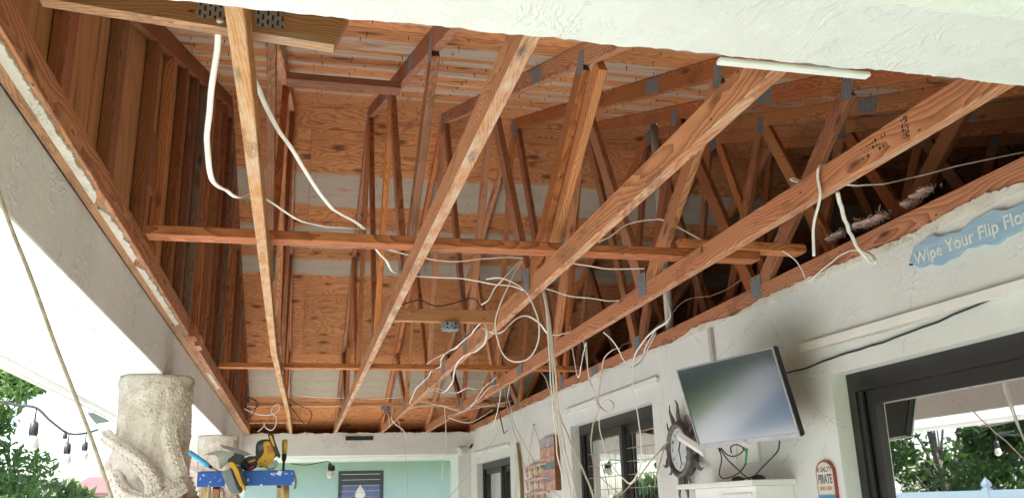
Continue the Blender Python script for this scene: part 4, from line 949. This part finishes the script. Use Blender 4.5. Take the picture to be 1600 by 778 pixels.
cabX('white cable hooking from the fourth chord to the wall, left of the bundle', 1.7, [(844,578),(852,590),(858,608),(864,628),(868,645)], r=.0055)
G3 = 'white cables tacked along the third chord'
cabX('white cable zigzagging along the upper side of the third chord', 1.03, [(755,502),(744,512),(735,524),(722,534),(712,545),(700,549),(690,560),(688,572),(676,578),(668,590),(660,597),(650,607),(645,618),(640,630)], r=.006, group=G3)
cabX('white cable drooping off the third chord in a deep bend', 1.02, [(757,498),(760,512),(759,530),(752,542),(741,550),(725,556),(714,568),(709,585),(706,598),(694,612),(680,610),(668,606)], r=.006, group=G3)
cabX('short split cable end sticking out left of the third chord', 1.02, [(730,527),(715,540),(700,550),(688,556),(676,562),(664,571)], r=.005, group=G3)
cabX('white cable snaking between the third and fourth chords', 1.3, [(668,606,1.06),(685,607,1.1),(700,612,1.2),(715,613,1.25),(730,606,1.3),(745,608,1.4),(757,600,1.5),(766,597,1.6)], r=.0055, group=G3)
cabX('white cable draped over the left side of the fourth chord', 1.62, [(656,627,1.08),(690,634,1.3),(714,642,1.5),(728,642,1.6),(740,630,1.62),(750,614,1.62),(758,603,1.62),(768,596,1.62),(776,588,1.63)], r=.006, group=G3)
cabX('pale cable run up beside the fourth chord far end', 1.63, [(700,650),(720,644),(738,631),(752,620),(764,606),(779,600)], r=.004, group=G3)
G4 = 'thin wires dangling at the far end of the lanai'
def far(label, Y, pts, mat=CABLE, r=.005): return cabY(label, Y, pts, mat, r, 1, 'dangling_wire', G4, 'wire')
far('pale wire hanging in front of the end beam, right of the third chord end', 9.6, [(694,626),(696,650),(697,690),(694,715),(689,750)])
far('grey wire trailing down past the louvred window', 9.8, [(622,655),(627,672),(633,700),(636,740),(637,790)], CABLEY, .004)
far('short pale wire crossing the third chord end', 9.6, [(613,622),(613,640),(612,655),(620,664),(630,672),(638,690)])
far('pale wire drooping level from the first to the third chord', 9.3, [(452,613),(475,618),(505,621),(560,622),(600,622),(640,618),(660,608)], CABLE, .004)
far('pale wire sagging at the wall end of the far brace', 9.2, [(640,638),(680,632),(720,640),(760,634),(800,626)], CABLE, .004)
far('grey wire slanting down to the corner by the far sliding door', 10.0, [(783,660,9.0),(770,690,9.5),(750,715,10),(715,760,10.2),(698,780,10.2)], CABLEY, .004)
far('pale wire looping from the fourth chord over the corner', 8.6, [(700,652),(730,660),(752,652),(770,640)], CABLE, .0045)
far('dark wire dropping beside the far wall top', 8.2, [(762,618),(775,630),(783,655),(788,678)], CABLEB, .004)
far('curled white cable knot at the left brace end', 9.0, [(382,638),(400,646),(420,648),(434,642),(436,632),(427,634),(424,644),(432,652),(430,665),(424,672),(416,668),(412,660)], CABLE, .0065)
far('white hook of cable at the left end of the far beam', 9.4, [(403,674),(410,668),(414,660)], CABLE, .006)
far('tangle of thin black wires by the left corner', 8.8, [(376,618),(395,622),(404,632),(390,640),(378,630),(385,622),(400,628),(395,648),(382,655),(388,665)], CABLEB, .004)
far('black wire curl right of the first chord', 8.8, [(450,622),(470,634),(484,640),(486,652),(478,664),(462,645),(452,632)], CABLEB, .004)
GW = 'wires hanging across the right wall'
def wallw(label, X, pts, mat=CABLE, r=.004): return cabX(label, X, pts, mat, r, 1, 'dangling_wire', GW, 'wire')
wallw('thin pale wire left of the hanging mobile running down the wall', 2.0, [(786,590),(792,630),(800,665),(812,700),(822,740),(830,790)], CABLEY)
wallw('pale wire slanting across the wall under the mobile', 2.1, [(796,640),(806,668),(832,716),(850,750),(880,780)], CABLEY, .0035)
wallw('tan wire slanting across the gridded door to the sun clock', 2.1, [(1046,688),(1020,716),(1000,743),(980,762),(955,784)], CORD, .0045)
wallw('short tan wire hanging left of the sun clock', 2.15, [(1042,692),(1034,712),(1026,742),(1022,762)], CORD, .004)
wallw('pale wire hanging along the fourth chord end to the plank picture', 1.68, [(780,590),(782,610),(778,640),(768,672)], CABLE)
wallw('pale wire loop from the fourth chord to the wall over the mobile', 1.8, [(790,585),(796,600),(793,620),(799,640),(800,662)], CABLE, .0045)
wallw('dark wire hook on the wall above the surfboard', 2.2, [(781,650),(785,668),(788,675),(793,672)], CABLEB, .0045)
tag(tube('hanging_cord', [at(-8,282,Y=1.86), at(16,352,Y=1.88), at(50,438,Y=1.9), at(85,535,Y=1.93), at(119,622,Y=1.96), at(149,702,Y=2.0), at(182,800,Y=2.05)], .0040, CORD), 'long tan cord slanting down in front of the left soffit', 'cord')
tag(tube('faint_shadow_line', [at(0,390,Y=2.9), at(40,420,Y=2.9), at(110,475,Y=3.0), at(160,530,Y=3.1)], .0012, CABLEY), 'faint thin shadow line over the bright soffit behind the tan cord, shaped as a tube', 'string')  # thin tube standing in for a faint shadow across the soffit

# junction boxes
def jbox(label, c, s):
    t = thing('junction_box', c, label, 'junction box', 'metal junction boxes')
    v, f = lathegeo(c, (0,0,-1), [(0,s*.9),(.004,s),(.036,s),(.040,s*.85)], 8); meshobj('box', v, f, PLATE, t)
    v, f = lathegeo(c+Vector((0,0,-.0405)), (0,0,-1), [(0,s*.92),(.003,s*.92)], 8); meshobj('cover', v, f, PLATE, t)
jbox('larger octagonal metal junction box under the pale nailing block', V(.78,4.62,BOT+.014), .052)
jbox('smaller metal junction box on the far thin brace', V(.88,9.45,TC), .05)
for i in range(5):
    tag(tube('bare_wire', [V(.88,9.45,TC-.04), V(.85+.03*i,9.4,TC-.10), V(.80+.06*i,9.38,TC-.16-.02*(i % 3))], .003, [CABLEB, plain('copper_wire', (.5,.2,.08), .4, .8), CABLE][i % 3]), ['black','copper','white','second black','second copper'][i]+' bare wire end dangling from the smaller far junction box', 'wire', 'wire ends at the far junction box')
tag(tube('bare_wire', [V(.50,4.60,TC+.01), V(.60,4.58,TC+.035), V(.70,4.6,TC+.01), V(.80,4.6,TC+.03), V(.90,4.58,TC+.055), V(.95,4.6,TC+.01)], .0035, CABLEB), 'dark wire lying wavy on top of the pale nailing block', 'wire')

# attic vent pipe and insulation
vp_ = thing('vent_pipe', at(1042,340,X=2.345), 'upright grey white plastic vent pipe in the attic behind the wall', 'pipe')
b = at(1045,490,X=2.345); lathe('pipe', Vector((2.345,b.y,.93+EYE)), (0,0,1), [(0,.028),(1.9,.028)], PVC, vp_, 16)
lathe('coupling', Vector((2.345,b.y,1.42+EYE)), (0,0,1), [(0,.034),(.09,.034)], PVC, vp_, 16)
PINK = plain('pink_fibreglass', (.46,.32,.29), .95, var=.2, scale=6)
def fluff(label, pts, X, s):
    mb_ = MB(); rr = random.Random(len(label))
    for px, py in pts:
        c = at(px, py, X=X)
        for k in range(60):
            q = c+Vector((rr.uniform(-.02,.03), rr.gauss(0,s*.9), rr.gauss(0,s*.16))); d = Vector((rr.gauss(0,1),rr.gauss(0,1),rr.gauss(0,1))).normalized()*s*.5
            P = [q, q+d*.5+Vector((rr.gauss(0,.006),rr.gauss(0,.006),rr.gauss(0,.006))), q+d]; mb_.tube(P, .0014, 4)
        vs = []; fs = []; n1, n2 = 10, 7
        for j in range(n2):
            t = math.pi*j/(n2-1)
            for k in range(n1):
                a = 2*math.pi*k/n1; P = Vector((math.sin(t)*math.cos(a)*.03, math.sin(t)*math.sin(a)*s*1.2, math.cos(t)*s*.26)); P *= 1+.6*noise.noise(P*40+Vector((px,py,0))); vs.append(c+P)
        for j in range(n2-1):
            for k in range(n1): fs.append((j*n1+k,(j+1)*n1+k,(j+1)*n1+(k+1)%n1,j*n1+(k+1)%n1))
        mb_.add(vs, fs)
    tag(mb_.build('insulation_tuft', PINK), label, 'insulation', 'pink insulation on the wall top', 'stuff')
fluff('torn pink insulation tuft draped over the wall chord left part', [(1345,350),(1358,346),(1372,340)], 2.30, .038)
fluff('small pink insulation tuft sticking up from the wall chord right part', [(1418,318),(1432,306),(1445,297)], 2.30, .026)
fluff('reddish insulation bit beside the lapped brace end', [(1300,372),(1310,366)], 2.36, .03)

# far string bulb
fs2 = thing('far_string_light', at(515,735,Y=11.9), 'white bulb hanging on a black wire in front of the teal house', 'string light')
tube('wire', [at(455,724,Y=12.1), at(478,726,Y=12.1), at(500,722,Y=12.1), at(514,721,Y=12.1), at(521,730,Y=12.1)], .006, CABLEB, fs2)
def bulb(parent, top, s=1.0, mat=None, drop=.0):
    top = Vector(top); 
    if drop: tube('drop_wire', [top, top-Vector((0,0,drop))], .004*s, CABLEB, parent, k=0)
    c = top-Vector((0,0,drop)); k = lathe('socket', c, (0,0,-1), [(0,.010*s),(.01*s,.020*s),(.055*s,.023*s),(.075*s,.019*s)], BLACK, parent, 12)
    lathe('bulb', c-Vector((0,0,.07*s)), (0,0,-1), [(0,.017*s),(.02*s,.027*s),(.045*s,.033*s),(.065*s,.027*s),(.078*s,.010*s)], BULB, k, 14)
BULB = plain('frosted_bulb', (.55,.55,.53), .15, var=.05)
bulb(fs2, at(516,723,Y=12.1), 1.35); bulb(fs2, at(521,726,Y=12.12), 1.0)
# string lights along the eave
st = thing('string_lights', at(60,635,X=-1.42), 'black cable of hanging bulbs slung along the left eave', 'string lights')
XS = -1.50
nodes = [(-40,628),(0,627),(28,633),(57,637),(80,658),(108,677),(135,676),(152,671)]
P = [at(x,y,X=XS if i < len(nodes)-1 else -1.352) for i, (x, y) in enumerate(nodes)]; tube('light_cable', P, .0075, CABLEB, st)
for px, py, dr, s in ((57,637,.075,1.15),(108,677,.06,1.0),(135,676,.06,.9),(103,670,.02,.6)): bulb(st, at(px,py,X=XS), s, None, dr)
sp = thing('solar_lamp', at(160,650,X=-1.345), 'small dark solar panel lamp fixed under the eave beside the column', 'lamp')
pc = [at(137,646,X=-1.40), at(172,640,X=-1.36), at(181,657,X=-1.40), at(150,662,X=-1.44)]
pn = [p+Vector((0,0,.02)) for p in pc]
meshobj('panel', pc+pn, [(0,1,2,3),(7,6,5,4),(0,4,5,1),(1,5,6,2),(2,6,7,3),(3,7,4,0)], plain('dark_panel', (.05,.05,.055), .3), sp)
tube('lamp_arm', [pc[1].lerp(pc[0],.5)+Vector((.0,0,.012)), Vector((-1.342, pc[1].y, .66+EYE))], .012, WHITE, sp, k=0)

# ------------------------------------------------------------------ outside: fence, trees, houses
FX = -7.6; FT = .20
fn = thing('vinyl_fence', V(FX,15,-1.62), 'white vinyl privacy fence with spire capped posts along the far side of the yard', 'fence')
def fpost(x, y, ztop, parent, nm='post'):
    mb_ = MB(); a = .0635; mb_.box((x-a,y-a,-1.62),(x+a,y+a,ztop))
    p = mb_.build(nm, WHITEV, parent)
    prof = [(0,.082),(.03,.082),(.035,.06),(.055,.05),(.075,.072),(.11,.080),(.15,.062),(.20,.028),(.235,.004)]
    c = V(x,y,ztop+.001); v = []; f = []
    for d, r in prof:
        for sx, sy in ((-1,-1),(1,-1),(1,1),(-1,1)): v.append(c+Vector((sx*r*.85,sy*r*.85,d)))
    for i in range(len(prof)-1):
        for k in range(4): f.append((i*4+k,i*4+(k+1)%4,(i+1)*4+(k+1)%4,(i+1)*4+k))
    f.append((3,2,1,0)); f.append(tuple((len(prof)-1)*4+k for k in range(4)))
    meshobj('post_cap', v, f, WHITEV, p)
    return p
i0 = -2; ny = 18
for i in range(i0, ny):
    y = 14.0+2.557*(i-5); fpost(FX, y, FT-.005, fn)
    if i < ny-1:
        mb_ = MB(); mb_.box((FX-.022,y+.064,FT-.13),(FX+.022,y+2.493,FT)); mb_.box((FX-.022,y+.064,-1.57),(FX+.022,y+2.493,-1.42)); mb_.build('rail', WHITEV, fn)
        for k in range(12):
            ya = y+.066+k*.2022; box('board', (FX-.011,ya,-1.42),(FX+.011,ya+.199,FT-.1305), WHITEV, fn)
gp = thing('gate_post', V(.86,12.75,-1.62), 'white spire capped fence post standing before the louvred window', 'post')
c = at(563,757,Y=12.75); fpost(c.x, 12.75, c.z-EYE-.235, gp, 'post_shaft')

def tree(x, y, h, cr, label, leaf=LEAFD, n=5200, lsz=.13, seed=0, low=.35, cat='tree', name='leafy_tree', nc=16):
    g = np.random.default_rng(seed); rr = random.Random(seed)
    t = thing(name, (x,y,0), label, cat, 'trees beyond the white fence')
    tb = MB(); top = Vector((x+rr.uniform(-.4,.4), y+rr.uniform(-.4,.4), h*.62)); base = Vector((x,y,0))
    P = smoothpts([base, base.lerp(top,.4)+Vector((rr.uniform(-.2,.2),rr.uniform(-.2,.2),0)), top], 5)
    tb.tube(P, [.035*h*(1-.6*i/(len(P)-1))*.8 for i in range(len(P))], 9)
    cl = []
    for k in range(nc):
        a = rr.uniform(0,6.28); zz = rr.uniform(low, .96); prof = math.sin(min(1,(zz-low+.12)/(1.1-low))*math.pi)**.6; rad = cr*rr.uniform(.35,1.0)*prof
        c = Vector((x+math.cos(a)*rad, y+math.sin(a)*rad, h*zz)); cl.append((c, cr*rr.uniform(.26,.48)))
        st_ = P[min(len(P)-1, int(len(P)*min(.95, max(.3, zz-.25))))]
        tb.tube(smoothpts([st_, st_.lerp(c,.5)+Vector((0,0,.1*h*rr.uniform(-.3,.6))), c],3), [.02*h*.35*(1-.8*i/6) for i in range(7)], 6)
    cl.append((top+Vector((0,0,h*.15)), cr*.5))
    tb.build('trunk', BARK, t, True)
    C = np.array([list(c) for c, _ in cl]); Rr = np.array([r for _, r in cl])
    idx = g.integers(0, len(cl), n); d = g.normal(size=(n,3)); d /= np.linalg.norm(d,axis=1)[:,None]; rad = g.uniform(.25,1.05,n)**.6
    c = C[idx]+d*(Rr[idx]*rad)[:,None]*np.array([1,1,.75])
    u = g.normal(size=(n,3)); u[:,2] -= .5; u /= np.linalg.norm(u,axis=1)[:,None]; v = np.cross(u, g.normal(size=(n,3))); v /= np.linalg.norm(v,axis=1)[:,None]
    s = lsz*g.uniform(.6,1.4,n)[:,None]
    q = np.stack([c-u*s, c+v*s*.38, c+u*s, c-v*s*.38],1).reshape(-1,3)
    me = bpy.data.meshes.new('crown'); me.from_pydata((q-np.array([x,y,h*.6])).tolist(), [], np.arange(4*n).reshape(-1,4).tolist()); me.materials.append(leaf); me.update()
    o = place(bpy.data.objects.new('crown', me), Matrix.Translation((x,y,h*.6)), t); o['kind'] = 'stuff'
    return t
p = at(-105,700,Y=24); tree(p.x, 24, 6.6, 2.4, 'bright green bushy tree at the left edge beyond the eave', LEAF, 42000, .11, 5, .12, nc=40)
p = at(112,760,Y=27); tree(p.x, 27, 2.35, 1.3, 'low pale green palm like clump left of the red roof', LEAFP, 1300, .20, 8, .2)
k = 0
labs = ['dark oak mirrored at the left of the large door','tall dark tree mirrored behind the fence post cap','broad dark tree mirrored at the right of the large door','ragged tree further along the fence','dense tree mirrored in the gridded door','loose tree mirrored beside the door stile','tall tree far down the fence line','spreading tree near the far corner of the yard','last dark tree at the far end of the fence','wide tree directly left of the yard','dark tree left behind the viewer']
spots = [(-10.5,13.5,5.6,2.4),(-13,17,7.5,3.2),(-9.8,9.8,5.8,2.6),(-14,22.5,6.6,3.0),(-12.5,27.5,6.2,2.8),(-13.5,31,7.0,3.0),(-15.5,36,6.6,2.9),(-18.5,41,7.4,3.3),(-17.5,47,7.0,3.0),(-10.5,4.5,6.4,3.0),(-11,-1.5,6.4,3.0)]
for (x, y, h, cr), lab in zip(spots, labs):
    if not (x > -12 and False): tree(x, y, h, cr, lab, LEAFD, 6500, .15, 20+k, .22)
    k += 1
ROOFM = plain('dull_red_roof', (.15,.065,.06), .8, var=.2, scale=3); PINKW = plain('pale_pink_wall', (.48,.36,.36), .8); 
def house(label, px0, px1, py, Y, wallm, name='neighbour_house', depth=7, eh=.35):
    a = at(px0,py,Y=Y); b = at(px1,py,Y=Y); z1 = a.z-EYE; h = thing(name, Vector((a.x,Y,0)), label, 'house', 'neighbouring houses')
    ze = z1-1.0
    box('wall', (a.x+.3,Y+.3,-1.62),(b.x-.3,Y+depth-.3,ze), wallm, h)
    mid = (Y+Y+depth)/2; vs = [V(a.x,Y,ze),V(b.x,Y,ze),V(b.x,mid,z1),V(a.x,mid,z1),V(a.x,Y+depth,ze),V(b.x,Y+depth,ze)]
    vs += [v+Vector((0,0,.12)) for v in vs]
    r = meshobj('roof', vs, [(3,2,1,0),(2,3,4,5),(6,7,8,9),(9,8,11,10),(0,1,7,6),(5,4,10,11),(0,6,9,3),(3,9,10,4),(1,2,8,7),(2,5,11,8)], ROOFM, h)
    x = a.x+1.0
    while x < b.x-1.2:
        wq = box('window', (x,Y+.26,ze-1.3),(x+.8,Y+.31,ze-.4), WHITEV, h); box('pane', (x+.06,Y+.25,ze-1.24),(x+.74,Y+.2595,ze-.46), BRONZE, wq); x += 2.2
    return h
house('neighbour house with dull red roof seen below the string lights', 96, 176, 742, 48, WHITE, depth=12)
house('pale pink neighbour house glimpsed between the two carved columns', 262, 352, 694, 26, PINKW)
